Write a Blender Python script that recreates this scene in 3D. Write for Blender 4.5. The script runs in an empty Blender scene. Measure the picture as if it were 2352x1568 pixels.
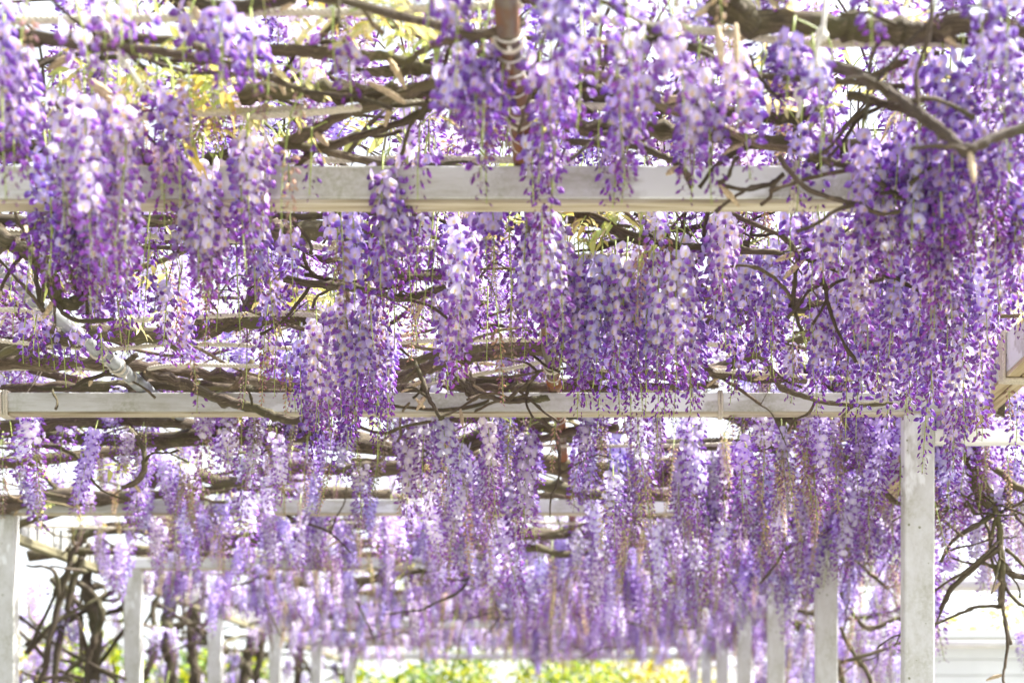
import bpy, math, random
from mathutils import Vector, Matrix, Euler, noise
from math import sin, cos, pi, radians

# ------------------------------------------------------------------ camera, sky, sun, exposure
S = bpy.context.scene
COL = S.collection
CAMZ = 1.55
FPX, VX, VY = 3003.0, 1385.0, 1741.0          # focal length and vanishing point of the walkway
cam_d = bpy.data.cameras.new('camera')
cam = bpy.data.objects.new('camera', cam_d)
COL.objects.link(cam)
cam.location = (0, 0, CAMZ)
cam.rotation_euler = (radians(90), 0, 0)
cam_d.sensor_width = 36
cam_d.lens = 36 * FPX / 2352
cam_d.shift_x = -(VX - 1176) / 2352
cam_d.shift_y = (VY - 784) / 2352
cam_d.clip_end = 2000
cam_d.dof.use_dof = True
cam_d.dof.focus_distance = 2.72
cam_d.dof.aperture_fstop = 3.3
S.camera = cam

SUN_EL, SUN_AZ = radians(52), radians(80)      # azimuth clockwise from +Y (the way the camera looks)
W = bpy.data.worlds.new('World')
S.world = W
W.use_nodes = True
nt = W.node_tree
bg = nt.nodes['Background']
sky = nt.nodes.new('ShaderNodeTexSky')
sky.sky_type = 'NISHITA'
sky.sun_disc = False
sky.sun_elevation = SUN_EL
sky.sun_rotation = SUN_AZ
sky.air_density = 1.0
sky.dust_density = 2.5
sky.ozone_density = 1.0
hs = nt.nodes.new('ShaderNodeHueSaturation')
hs.inputs['Saturation'].default_value = 0.28   # thin bright cloud over the whole sky
nt.links.new(sky.outputs[0], hs.inputs['Color'])
nt.links.new(hs.outputs[0], bg.inputs[0])
bg.inputs[1].default_value = 0.13

sun_d = bpy.data.lights.new('sun', 'SUN')
sun = bpy.data.objects.new('sun', sun_d)
COL.objects.link(sun)
sun_d.energy = 4.6
sun_d.angle = radians(1.0)
sun_d.color = (1.0, 0.965, 0.91)
sdir = Vector((sin(SUN_AZ) * cos(SUN_EL), cos(SUN_AZ) * cos(SUN_EL), sin(SUN_EL)))
sun.rotation_euler = sdir.to_track_quat('Z', 'Y').to_euler()
sun.location = sdir * 30

S.view_settings.view_transform = 'Standard'
S.view_settings.look = 'None'
S.view_settings.gamma = 1.0
S.view_settings.use_curve_mapping = False
S.view_settings.exposure = 1.87
S.cycles.max_bounces = 10
S.cycles.diffuse_bounces = 4
S.cycles.transmission_bounces = 8

rng = random.Random(11)
R = rng.uniform


def P(px, py, d):
    """the point of the place seen at (px, py) of a 2352-wide picture, d metres away"""
    return Vector(((px - VX) * d / FPX, d, CAMZ + (VY - py) * d / FPX))


def depth_at(py, h):
    return FPX * h / (VY - py)


# ------------------------------------------------------------------ materials
def mat(name):
    m = bpy.data.materials.new(name)
    m.use_nodes = True
    n = m.node_tree.nodes
    return m, n, m.node_tree.links, n['Principled BSDF']


def nd(n, t, **kw):
    o = n.new(t)
    for k, v in kw.items():
        if k in o.inputs:
            o.inputs[k].default_value = v
        else:
            setattr(o, k, v)
    return o


def ramp(n, stops):
    r = n.new('ShaderNodeValToRGB')
    e = r.color_ramp.elements
    while len(e) < len(stops):
        e.new(0.5)
    for el, (p, c) in zip(e, stops):
        el.position = p
        el.color = (*c, 1) if len(c) == 3 else c
    return r


def mix(n, l, fac, a, b, blend='MIX'):
    m = n.new('ShaderNodeMix')
    m.data_type = 'RGBA'
    m.blend_type = blend
    for i, v in ((0, fac), (6, a), (7, b)):
        if hasattr(v, 'is_linked'):
            l.new(v, m.inputs[i])
        else:
            m.inputs[i].default_value = (*v, 1) if isinstance(v, tuple) and len(v) == 3 else v
    return m.outputs[2]


def math_node(n, l, op, a, b=None):
    m = n.new('ShaderNodeMath')
    m.operation = op
    for i, v in ((0, a), (1, b)):
        if v is None:
            continue
        if hasattr(v, 'is_linked'):
            l.new(v, m.inputs[i])
        else:
            m.inputs[i].default_value = v
    return m.outputs[0]


def coords(n, l, scale=(1, 1, 1), kind='Object'):
    tc = n.new('ShaderNodeTexCoord')
    mp = n.new('ShaderNodeMapping')
    mp.inputs['Scale'].default_value = scale
    l.new(tc.outputs[kind], mp.inputs[0])
    return mp.outputs[0]


def thin_mat(name, transl, rough=0.5, rand_h=0.012, rand_v=0.25, rand_s=0.15):
    """petals and leaves: vertex colour x object tint, part of the light passing through"""
    m, n, l, bs = mat(name)
    vc = nd(n, 'ShaderNodeVertexColor', layer_name='Col')
    oi = n.new('ShaderNodeObjectInfo')
    c = mix(n, l, 1.0, vc.outputs[0], oi.outputs['Color'], 'MULTIPLY')
    hsv = n.new('ShaderNodeHueSaturation')
    l.new(c, hsv.inputs['Color'])
    mr = nd(n, 'ShaderNodeMapRange')
    mr.inputs[3].default_value = 1 - rand_v
    mr.inputs[4].default_value = 1 + rand_v * 0.6
    l.new(oi.outputs['Random'], mr.inputs[0])
    l.new(mr.outputs[0], hsv.inputs['Value'])
    wn = nd(n, 'ShaderNodeTexWhiteNoise', noise_dimensions='1D')
    l.new(oi.outputs['Random'], wn.inputs['W'])
    mh = nd(n, 'ShaderNodeMapRange')
    mh.inputs[3].default_value = 0.5 - rand_h
    mh.inputs[4].default_value = 0.5 + rand_h
    l.new(wn.outputs['Value'], mh.inputs[0])
    l.new(mh.outputs[0], hsv.inputs['Hue'])
    l.new(hsv.outputs[0], bs.inputs['Base Color'])
    bs.inputs['Roughness'].default_value = rough
    bs.inputs['Specular IOR Level'].default_value = 0.25
    tr = n.new('ShaderNodeBsdfTranslucent')
    l.new(hsv.outputs[0], tr.inputs[0])
    ms = n.new('ShaderNodeMixShader')
    ms.inputs[0].default_value = transl
    l.new(bs.outputs[0], ms.inputs[1])
    l.new(tr.outputs[0], ms.inputs[2])
    l.new(ms.outputs[0], n['Material Output'].inputs[0])
    return m


M = {}
M['petal'] = thin_mat('petal', 0.42)
M['leaf'] = thin_mat('leaf', 0.5, 0.4, 0.02, 0.3)
M['shrub'] = thin_mat('shrub_leaf', 0.4, 0.45, 0.03, 0.2)


def simple(name, col, rough=0.7, var=0.25, scale=60, bump=0.0):
    m, n, l, bs = mat(name)
    co = coords(n, l)
    no = nd(n, 'ShaderNodeTexNoise', Scale=scale, Detail=5.0)
    l.new(co, no.inputs['Vector'])
    r = ramp(n, [(0.3, tuple(c * (1 - var) for c in col)), (0.7, tuple(min(1, c * (1 + var)) for c in col))])
    l.new(no.outputs['Fac'], r.inputs[0])
    l.new(r.outputs[0], bs.inputs['Base Color'])
    bs.inputs['Roughness'].default_value = rough
    if bump:
        b = nd(n, 'ShaderNodeBump', Strength=bump, Distance=0.004)
        l.new(no.outputs['Fac'], b.inputs['Height'])
        l.new(b.outputs[0], bs.inputs['Normal'])
    return m


M['green_stem'] = simple('green_stem', (0.34, 0.42, 0.10), 0.5)
M['rope'] = simple('rope_fibre', (0.58, 0.53, 0.43), 0.85, 0.2, 300, 0.3)
M['string'] = simple('string', (0.62, 0.59, 0.52), 0.7, 0.1)
M['bud_fuzz'] = simple('bud_fuzz', (0.50, 0.39, 0.25), 0.9, 0.35, 250, 0.6)
M['paving'] = simple('paving', (0.30, 0.285, 0.26), 0.9, 0.2, 3, 0.2)
M['soil'] = simple('lawn', (0.10, 0.10, 0.055), 0.95, 0.4, 6, 0.3)
M['white_board'] = simple('white_board', (0.78, 0.79, 0.80), 0.5, 0.06, 4)
M['white_rail'] = simple('white_rail', (0.78, 0.78, 0.76), 0.5, 0.08, 10)


def bark_mat(name, dark, mid, pale, moss):
    m, n, l, bs = mat(name)
    oi = n.new('ShaderNodeObjectInfo')
    vc = nd(n, 'ShaderNodeVertexColor', layer_name='Col')       # along / around the stem
    mp = nd(n, 'ShaderNodeMapping')
    mp.inputs['Scale'].default_value = (4.0, 26.0, 26.0)
    l.new(vc.outputs[0], mp.inputs[0])
    fib = nd(n, 'ShaderNodeTexNoise', Scale=1.0, Detail=7.0, Roughness=0.65, Distortion=0.4)
    l.new(mp.outputs[0], fib.inputs['Vector'])
    r = ramp(n, [(0.32, dark), (0.5, mid), (0.68, pale)])
    l.new(fib.outputs['Fac'], r.inputs[0])
    co = coords(n, l)
    big = nd(n, 'ShaderNodeTexNoise', Scale=9.0, Detail=4.0)
    l.new(co, big.inputs['Vector'])
    rb = ramp(n, [(0.46, (0, 0, 0)), (0.62, (1, 1, 1))])
    l.new(big.outputs['Fac'], rb.inputs[0])
    c = mix(n, l, rb.outputs[0], r.outputs[0], mix(n, l, 0.75, r.outputs[0], moss))
    sp = nd(n, 'ShaderNodeTexNoise', Scale=70.0, Detail=3.0)
    l.new(co, sp.inputs['Vector'])
    rs = ramp(n, [(0.60, (0, 0, 0)), (0.68, (1, 1, 1))])
    l.new(sp.outputs['Fac'], rs.inputs[0])
    c = mix(n, l, math_node(n, l, 'MULTIPLY', rs.outputs[0], 0.55), c, pale)
    c = mix(n, l, 1.0, c, oi.outputs['Color'], 'MULTIPLY')
    l.new(c, bs.inputs['Base Color'])
    bs.inputs['Roughness'].default_value = 0.85
    b = nd(n, 'ShaderNodeBump', Strength=0.8, Distance=0.004)
    l.new(fib.outputs['Fac'], b.inputs['Height'])
    l.new(b.outputs[0], bs.inputs['Normal'])
    return m


M['bark'] = bark_mat('bark', (0.028, 0.020, 0.013), (0.092, 0.068, 0.046), (0.23, 0.185, 0.13), (0.105, 0.10, 0.045))


def painted(name, along):
    """old white paint with grey-green algae, worn patches and small dark spots"""
    m, n, l, bs = mat(name)
    co = coords(n, l)
    sc = {'x': (1.2, 9, 9), 'z': (3, 3, 1.6)}[along]
    st = coords(n, l, sc)
    g1 = nd(n, 'ShaderNodeTexNoise', Scale=7.0, Detail=8.0, Roughness=0.7)
    l.new(st, g1.inputs['Vector'])
    r1 = ramp(n, [(0.30, (0.41, 0.40, 0.35)), (0.5, (0.55, 0.55, 0.535)), (0.68, (0.62, 0.625, 0.63))])
    l.new(g1.outputs['Fac'], r1.inputs[0])
    g2 = nd(n, 'ShaderNodeTexNoise', Scale=5.0, Detail=5.0, Roughness=0.6)
    l.new(co, g2.inputs['Vector'])
    r2 = ramp(n, [(0.46, (0, 0, 0)), (0.64, (1, 1, 1))])
    l.new(g2.outputs['Fac'], r2.inputs[0])
    g3 = nd(n, 'ShaderNodeTexNoise', Scale=120.0, Detail=6.0, Roughness=0.7)
    l.new(co, g3.inputs['Vector'])
    grain = ramp(n, [(0.36, (0, 0, 0)), (0.7, (1, 1, 1))])
    l.new(g3.outputs['Fac'], grain.inputs[0])
    alg = math_node(n, l, 'MULTIPLY', r2.outputs[0], math_node(n, l, 'MULTIPLY', grain.outputs[0], 0.7))
    c = mix(n, l, alg, r1.outputs[0], (0.24, 0.24, 0.12))
    # fresh paint patches
    pt = nd(n, 'ShaderNodeTexNoise', Scale=3.4, Detail=6.0, Roughness=0.55)
    mp2 = coords(n, l, (1, 1, 0.45) if along == 'z' else (0.5, 1, 1))
    l.new(mp2, pt.inputs['Vector'])
    rp = ramp(n, [(0.585, (0, 0, 0)), (0.60, (1, 1, 1))])
    l.new(pt.outputs['Fac'], rp.inputs[0])
    c = mix(n, l, math_node(n, l, 'MULTIPLY', rp.outputs[0], 0.9), c, (0.76, 0.78, 0.79))
    vo = nd(n, 'ShaderNodeTexVoronoi', Scale=42.0)
    l.new(co, vo.inputs['Vector'])
    sepc = n.new('ShaderNodeSeparateColor')
    l.new(vo.outputs['Color'], sepc.inputs[0])
    small = math_node(n, l, 'LESS_THAN', vo.outputs['Distance'], math_node(n, l, 'MULTIPLY', sepc.outputs[0], 0.17))
    keep = math_node(n, l, 'GREATER_THAN', sepc.outputs[1], 0.72)
    c = mix(n, l, math_node(n, l, 'MULTIPLY', small, math_node(n, l, 'MULTIPLY', keep, 0.8)), c, (0.16, 0.17, 0.07))
    l.new(c, bs.inputs['Base Color'])
    bs.inputs['Roughness'].default_value = 0.6
    b = nd(n, 'ShaderNodeBump', Strength=0.25, Distance=0.002)
    l.new(g1.outputs['Fac'], b.inputs['Height'])
    l.new(b.outputs[0], bs.inputs['Normal'])
    return m


M['paint_x'] = painted('painted_beam', 'x')
M['paint_z'] = painted('painted_post', 'z')


def wood_mat(name, along, a, b_, c_):
    m, n, l, bs = mat(name)
    sc = {'x': (2, 40, 40), 'y': (40, 2, 40), 'z': (40, 40, 2)}[along]
    co = coords(n, l, sc)
    g = nd(n, 'ShaderNodeTexNoise', Scale=2.0, Detail=6.0, Roughness=0.6, Distortion=0.6)
    l.new(co, g.inputs['Vector'])
    r = ramp(n, [(0.3, a), (0.5, b_), (0.7, c_)])
    l.new(g.outputs['Fac'], r.inputs[0])
    l.new(r.outputs[0], bs.inputs['Base Color'])
    bs.inputs['Roughness'].default_value = 0.75
    b = nd(n, 'ShaderNodeBump', Strength=0.3, Distance=0.002)
    l.new(g.outputs['Fac'], b.inputs['Height'])
    l.new(b.outputs[0], bs.inputs['Normal'])
    return m


M['wood_x'] = wood_mat('soffit_wood', 'x', (0.25, 0.20, 0.12), (0.46, 0.40, 0.28), (0.62, 0.58, 0.48))
M['wood_y'] = wood_mat('tan_board', 'y', (0.24, 0.17, 0.09), (0.45, 0.36, 0.22), (0.60, 0.52, 0.38))
M['rail_wood'] = wood_mat('mossy_rail', 'y', (0.10, 0.09, 0.05), (0.20, 0.18, 0.10), (0.32, 0.30, 0.2))


def lerp3(a, b, t):
    return tuple(x + (y - x) * t for x, y in zip(a, b))


def pipe_mat(name, rust_bias, base):
    m, n, l, bs = mat(name)
    co = coords(n, l, (1, 0.35, 1))
    g = nd(n, 'ShaderNodeTexNoise', Scale=11.0, Detail=6.0, Roughness=0.65)
    l.new(co, g.inputs['Vector'])
    r = ramp(n, [(rust_bias, base), (rust_bias + 0.05, lerp3(base, (0.15, 0.075, 0.035), .7)), (rust_bias + 0.16, (0.22, 0.066, 0.014))])
    l.new(g.outputs['Fac'], r.inputs[0])
    l.new(r.outputs[0], bs.inputs['Base Color'])
    rr = ramp(n, [(rust_bias, (0.42, 0.42, 0.42)), (rust_bias + 0.1, (0.8, 0.8, 0.8))])
    l.new(g.outputs['Fac'], rr.inputs[0])
    l.new(rr.outputs[0], bs.inputs['Roughness'])
    mr = ramp(n, [(rust_bias, (0.5, 0.5, 0.5)), (rust_bias + 0.08, (0, 0, 0))])
    l.new(g.outputs['Fac'], mr.inputs[0])
    l.new(mr.outputs[0], bs.inputs['Metallic'])
    return m


M['pipe_rust'] = pipe_mat('rusty_pipe', 0.475, (0.185, 0.16, 0.11))
M['pipe_orange'] = pipe_mat('very_rusty_pipe', 0.42, (0.14, 0.10, 0.065))
M['pipe_grey'] = pipe_mat('galvanised_pipe', 0.60, (0.36, 0.38, 0.38))

# ------------------------------------------------------------------ mesh helpers


class MB:
    """collects verts, faces, colours and material slots for ONE mesh"""

    def __init__(self):
        self.v, self.f, self.c, self.m, self.sm = [], [], [], [], []
        self.vc = []

    def add(self, verts, faces, col=(1, 1, 1), slot=0, smooth=True):
        b = len(self.v)
        self.v += [tuple(p) for p in verts]
        if isinstance(col, list):
            self.vc += col
        else:
            self.vc += [col] * len(verts)
        for f in faces:
            self.f.append([b + i for i in f])
            self.m.append(slot)
            self.sm.append(smooth)

    def box(self, lo, hi, slot=0, bev=0.0):
        x0, y0, z0 = lo
        x1, y1, z1 = hi
        v = [(x0, y0, z0), (x1, y0, z0), (x1, y1, z0), (x0, y1, z0), (x0, y0, z1), (x1, y0, z1), (x1, y1, z1), (x0, y1, z1)]
        f = [(0, 3, 2, 1), (4, 5, 6, 7), (0, 1, 5, 4), (1, 2, 6, 5), (2, 3, 7, 6), (3, 0, 4, 7)]
        self.add(v, f, slot=slot, smooth=False)

    def mesh(self, name, mats):
        me = bpy.data.meshes.new(name)
        me.from_pydata(self.v, [], self.f)
        for m in mats:
            me.materials.append(m)
        me.polygons.foreach_set('material_index', self.m)
        me.polygons.foreach_set('use_smooth', self.sm)
        a = me.color_attributes.new('Col', 'FLOAT_COLOR', 'POINT')
        a.data.foreach_set('color', [x for c in self.vc for x in (c[0], c[1], c[2], 1.0)])
        me.update()
        return me


def obj(name, me, parent=None, loc=None, mw=None):
    o = bpy.data.objects.new(name, me)
    COL.objects.link(o)
    if parent is not None:
        o.parent = parent
    if mw is not None:
        o.matrix_basis = mw
    elif loc is not None:
        o.location = loc
    return o


def tag(o, label=None, cat=None, group=None, kind=None):
    if label:
        o['label'] = label
    if cat:
        o['category'] = cat
    if group:
        o['group'] = group
    if kind:
        o['kind'] = kind
    return o


def bevel(o, w, seg=2):
    b = o.modifiers.new('bevel', 'BEVEL')
    b.width = w
    b.segments = seg
    b.limit_method = 'ANGLE'


def thing(name, label, cat, loc=(0, 0, 0), group=None):
    o = bpy.data.objects.new(name, None)
    COL.objects.link(o)
    o.location = loc
    return tag(o, label, cat, group)


def spline(pts, per=6):
    """Catmull-Rom through (x,y,z,r) points"""
    out = []
    n = len(pts)
    for i in range(n - 1):
        p0, p1, p2, p3 = pts[max(i - 1, 0)], pts[i], pts[i + 1], pts[min(i + 2, n - 1)]
        for k in range(per):
            t = k / per
            out.append(tuple(0.5 * (2 * p1[j] + (p2[j] - p0[j]) * t + (2 * p0[j] - 5 * p1[j] + 4 * p2[j] - p3[j]) * t * t
                                    + (3 * p1[j] - p0[j] - 3 * p2[j] + p3[j]) * t ** 3) for j in range(len(p1))))
    out.append(tuple(pts[-1]))
    return out


def tube(mb, pts, sides=7, slot=0, col=None, lump=0.0, seed=0.0, cap=True):
    """tube through (x,y,z,r) points; colour stores (along, around) so bark follows the stem"""
    n = len(pts)
    V = [Vector(p[:3]) for p in pts]
    nrm = None
    verts, cols = [], []
    run = 0.0
    for i in range(n):
        t = (V[min(i + 1, n - 1)] - V[max(i - 1, 0)])
        if t.length < 1e-9:
            t = Vector((1, 0, 0))
        t.normalize()
        if nrm is None:
            nrm = t.orthogonal().normalized()
        nrm = (nrm - t * nrm.dot(t))
        if nrm.length < 1e-6:
            nrm = t.orthogonal()
        nrm.normalize()
        bi = t.cross(nrm)
        if i:
            run += (V[i] - V[i - 1]).length
        for k in range(sides):
            a = 2 * pi * k / sides
            r = pts[i][3]
            if lump:
                q = V[i] * 16 + Vector((cos(a), sin(a), seed)) * 1.3
                r *= 1 + lump * noise.noise(q) + 0.5 * lump * noise.noise(q * 3.1)
            verts.append(V[i] + nrm * (cos(a) * r) + bi * (sin(a) * r))
            cols.append((run * 8 + seed, cos(a) * 0.3 + 0.5, sin(a) * 0.3 + 0.5) if col is None else col)
    faces = [(i * sides + k, i * sides + (k + 1) % sides, (i + 1) * sides + (k + 1) % sides, (i + 1) * sides + k) for i in range(n - 1) for k in range(sides)]
    if cap:
        faces.append(tuple(range(sides))[::-1])
        faces.append(tuple((n - 1) * sides + k for k in range(sides)))
    mb.add(verts, faces, col=cols, slot=slot)


def stem_mesh(name, pts, m, sides=8, lump=0.22, per=6):
    mb = MB()
    sp = spline(pts, per)
    out = []
    for p in sp:                               # nodes where shoots have broken off
        k = rng.random()
        f = R(1.25, 1.6) if k < .07 else R(.9, 1.1)
        w = p[3] * .5
        out.append((p[0] + R(-w, w) * .5, p[1] + R(-w, w) * .5, p[2] + R(-w, w) * .5, p[3] * f))
    tube(mb, out, sides, lump=lump * 1.3, seed=R(0, 50))
    return mb.mesh(name, [m])


# ------------------------------------------------------------------ setting: ground, path, sky is the world
mb = MB()
mb.add([(-600, -600, -0.02), (600, -600, -0.02), (600, 600, -0.02), (-600, 600, -0.02)], [(0, 1, 2, 3)])
tag(obj('ground', mb.mesh('ground', [M['soil']])), kind='structure')
mb = MB()
mb.add([(-2.6, -12, -0.004), (1.3, -12, -0.004), (1.3, 18, -0.004), (-2.6, 18, -0.004)], [(0, 1, 2, 3)])
tag(obj('path', mb.mesh('path', [M['paving']])), kind='structure')

# ------------------------------------------------------------------ pergola frame
BAY = 1.35
H_TOP = 0.917                    # beam tops above the eye
ORD = ['first', 'second', 'third', 'fourth', 'fifth', 'sixth', 'seventh', 'eighth', 'ninth', 'tenth', 'eleventh', 'twelfth']
BEAM_Y = [2.04] + [BAY * (2.44 + i) for i in range(7)]
Z_TOP = CAMZ + H_TOP
FACE, THK, BOARD = 0.048, 0.036, 0.006
beam_mb = MB()
beam_mb.box((-1.70, -THK / 2, -FACE), (1.70, THK / 2, 0))
beam_me = beam_mb.mesh('beam', [M['paint_x']])
board_mb = MB()
board_mb.box((-1.70, -THK / 2 + 0.002, -FACE - BOARD), (1.70, THK / 2 - 0.002, -FACE - 0.0005))
board_me = board_mb.mesh('soffit_board', [M['wood_x']])
for i, y in enumerate(BEAM_Y):
    look = ['wide weathered white beam with a tan wooden underside, nearest of the row',
            'second white beam with grey-green stains, crossed by the rusty centre pipe',
            ][i] if i < 2 else 'pale out-of-focus cross beam, %s counted from the nearest' % ORD[i]
    t = thing('cross_beam', look, 'beam', ((-0.72), y, Z_TOP), 'white beams laid across the walkway')
    o = obj('beam', beam_me, t)
    bevel(o, 0.003)
    obj('soffit_board', board_me, t)
    if i == 0:
        for c in t.children:
            c.scale = (1, 1, 1.08)

PW = 0.077
Z_POST = Z_TOP - FACE - BOARD - 0.0006
post_mb = MB()
post_mb.box((-PW / 2, -0.023, 0), (PW / 2, 0.023, Z_POST))
post_me = post_mb.mesh('shaft', [M['paint_z']])
foot_mb = MB()
foot_mb.box((-0.08, -0.08, 0), (0.08, 0.08, 0.03))
foot_me = foot_mb.mesh('foot_plate', [M['paint_z']])
arm_mb = MB()
arm_mb.box((PW / 2, -0.018, 0), (0.98, 0.018, 0.036))
arm_me = arm_mb.mesh('side_arm', [M['white_rail']])
for side, xp in (('right', 0.7925), ('left', -2.085)):
    for i in range(1, 8):
        y = BEAM_Y[i]
        if side == 'left' and i < 2:
            continue
        lab = {('right', 1): 'large right-hand post with dark moss specks, in front of the others',
               ('left', 2): 'patchy repainted post at the left edge under the third beam'}.get(
            (side, i), 'pale square post on the %s of the walkway under the %s beam' % (side, ORD[i]))
        xq = xp if side == 'right' else [0, 0, -2.121, -2.152, -2.178, -2.180, -2.20, -2.205, -2.21][i]
        t = thing('pergola_post', lab, 'post', (xq, y, 0), 'square posts along the walkway')
        o = obj('shaft', post_me, t)
        bevel(o, 0.005)
        obj('foot_plate', foot_me, t)
        if side == 'right':
            a = obj('side_arm', arm_me, t, (0, 0, CAMZ + 0.790))
            bevel(a, 0.004)

# side beam along the right, on the arms
t = thing('side_beam', 'long weathered beam running away above the right-hand posts, tan underside', 'beam', (0.905, 0, CAMZ + 0.8265))
mb = MB()
mb.box((-0.031, -1, 0.010), (0.031, 11.9, 0.095))
o = obj('beam', mb.mesh('side_beam', [M['paint_x']]), t)
bevel(o, 0.003)
for k in range(2):
    mb = MB()
    mb.box((-0.0305 + k * 0.0325, -1, 0.0), (-0.0305 + k * 0.0325 + 0.0285, 11.9, 0.0095))
    o = obj('soffit_board', mb.mesh('soffit_board', [M['wood_y']]), t)
    bevel(o, 0.002)

# picket frieze along the left
t = thing('picket_frieze', 'white slatted frieze on a mossy rail along the left side', 'fence', (-2.33, 0, CAMZ + 0.855))
mb = MB()
mb.box((-0.02, 1.5, 0.0), (0.02, 11.9, 0.034))
o = obj('rail', mb.mesh('rail', [M['rail_wood']]), t)
bevel(o, 0.003)
mb = MB()
mb.box((-0.009, -0.029, 0.0345), (0.009, 0.030, 0.125))
slat_me = mb.mesh('slat', [simple('slat_paint', (0.34, 0.34, 0.32), 0.7, 0.2, 12)])
yy = 4.0
while yy < 11.8:
    s_ = obj('slat', slat_me, t, (R(-0.002, 0.002), yy, 0))
    s_.rotation_euler = (R(-0.02, 0.02), 0, R(-0.05, 0.05))
    yy += 0.078
# ------------------------------------------------------------------ pipes with ties
def ring_mb(r, w, y, mb, tilt=0.0, seg=14):
    pts = []
    for k in range(seg + 1):
        a = 2 * pi * k / seg
        pts.append((r * cos(a), y + tilt * sin(a), r * sin(a), w))
    tube(mb, pts, 6)


H_PIPE = 0.936
def pipe(x, m, label, y0, y1, ties, big):
    t = thing('steel_pipe', label, 'pipe', (x, 0, CAMZ + H_PIPE), 'steel pipes lying along the beams')
    mb = MB()
    n = 60
    tube(mb, [(0.003 * sin(k * 0.7), y0 + (y1 - y0) * k / n, 0.002 * sin(k * 0.5), 0.0158) for k in range(n + 1)], 18, col=(1, 1, 1))
    obj('tube', mb.mesh('tube', [m]), t)
    mb = MB()
    tube(mb, [(0.003 * sin(k * 0.7), y1 + .0005 + 8.5 * k / n, 0.002 * sin(k * 0.5), 0.0150) for k in range(n + 1)], 18, col=(1, 1, 1))
    m2 = M['pipe_orange'] if m == M['pipe_rust'] else m
    obj('tube', mb.mesh('tube', [m2]), t, None)
    mb = MB()
    tube(mb, [(0, y1 - .04, 0, .0185), (0, y1 + .04, 0, .0185)], 18, col=(1, 1, 1))
    obj('coupling', mb.mesh('coupling', [m2]), t)
    for y in ties:
        mb = MB()
        ring_mb(0.0172, 0.0016, y, mb, R(-0.012, 0.012))
        xo = R(-.013, .008)
        mb.box((xo, y - 0.003, -0.0215), (xo + .005, y + 0.003, -0.0165))
        obj('cable_tie', mb.mesh('cable_tie', [M['string']]), t)
    for y in big:
        mb = MB()
        for k in range(2):
            ring_mb(0.0188 + R(0, 0.001), 0.0023, y + k * 0.0042, mb, R(-0.006, 0.006))
        mb.add([(0.012 * cos(a), y + 0.006 + 0.009 * sin(b), 0.024 + 0.01 * sin(a)) for a in (0, 2, 4) for b in (0, 2, 4)],
               [(0, 1, 4, 3), (1, 2, 5, 4), (3, 4, 7, 6), (4, 5, 8, 7)])
        obj('rope_wrap', mb.mesh('rope_wrap', [M['rope']]), t)


pipe(-0.122, M['pipe_rust'], 'rust-streaked pipe wrapped in white ties, running along the middle of the canopy', 1.2, 3.27,
     [1.69, 1.735, 1.775, 1.815, 1.85, 1.885, 1.945, 1.98, 2.5, 2.7, 2.9, 3.1, 3.2, 3.42, 3.55, 3.6], [1.70, 1.905, 2.55, 3.12, 3.5])
pipe(-1.16, M['pipe_grey'], 'grey galvanised pipe with string wraps, sloping away at left', 1.2, 3.27,
     [2.45, 2.5, 2.62, 2.67, 2.72, 2.8, 2.9, 3.0, 3.05, 3.1, 3.15, 3.2, 3.5, 3.6], [2.55, 3.0, 3.12, 3.5])

# ------------------------------------------------------------------ ropes
def rope_mesh(pts, rad, pitch=0.024, detail=True):
    P_ = spline(pts, 10)
    mb = MB()
    if not detail:
        tube(mb, [(*p[:3], rad * 1.7) for p in P_], 6, col=(1, 1, 1))
        return mb.mesh('rope', [M['rope']])
    V = [Vector(p[:3]) for p in P_]
    L = [0]
    for a, b in zip(V, V[1:]):
        L.append(L[-1] + (b - a).length)
    tot = L[-1]
    n = int(tot / pitch * 6)
    for s in range(3):
        out = []
        j = 0
        for k in range(n + 1):
            d = tot * k / n
            while j < len(L) - 2 and L[j + 1] < d:
                j += 1
            u = (d - L[j]) / max(1e-9, L[j + 1] - L[j])
            p = V[j].lerp(V[j + 1], u)
            tg = (V[j + 1] - V[j]).normalized()
            a_ = tg.orthogonal().normalized() if abs(tg.x) < 0.5 else tg.cross(Vector((0, 1, 0))).normalized()
            b_ = tg.cross(a_)
            an = 2 * pi * (d / pitch + s / 3)
            q = p + a_ * (cos(an) * rad * 0.95) + b_ * (sin(an) * rad * 0.95)
            out.append((*q, rad * 1.05))
        tube(mb, out, 5, col=(1, 1, 1))
    return mb.mesh('rope', [M['rope']])


def rope(label, pix, h, rad=0.0030, detail=True):
    pts = []
    for (x, y) in pix:
        d = depth_at(y, h)
        pts.append(tuple(P(x, y, d)))
    tag(obj('rope', rope_mesh(pts, rad, detail=detail)), label, 'rope', 'white ropes strung across the canopy')


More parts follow.
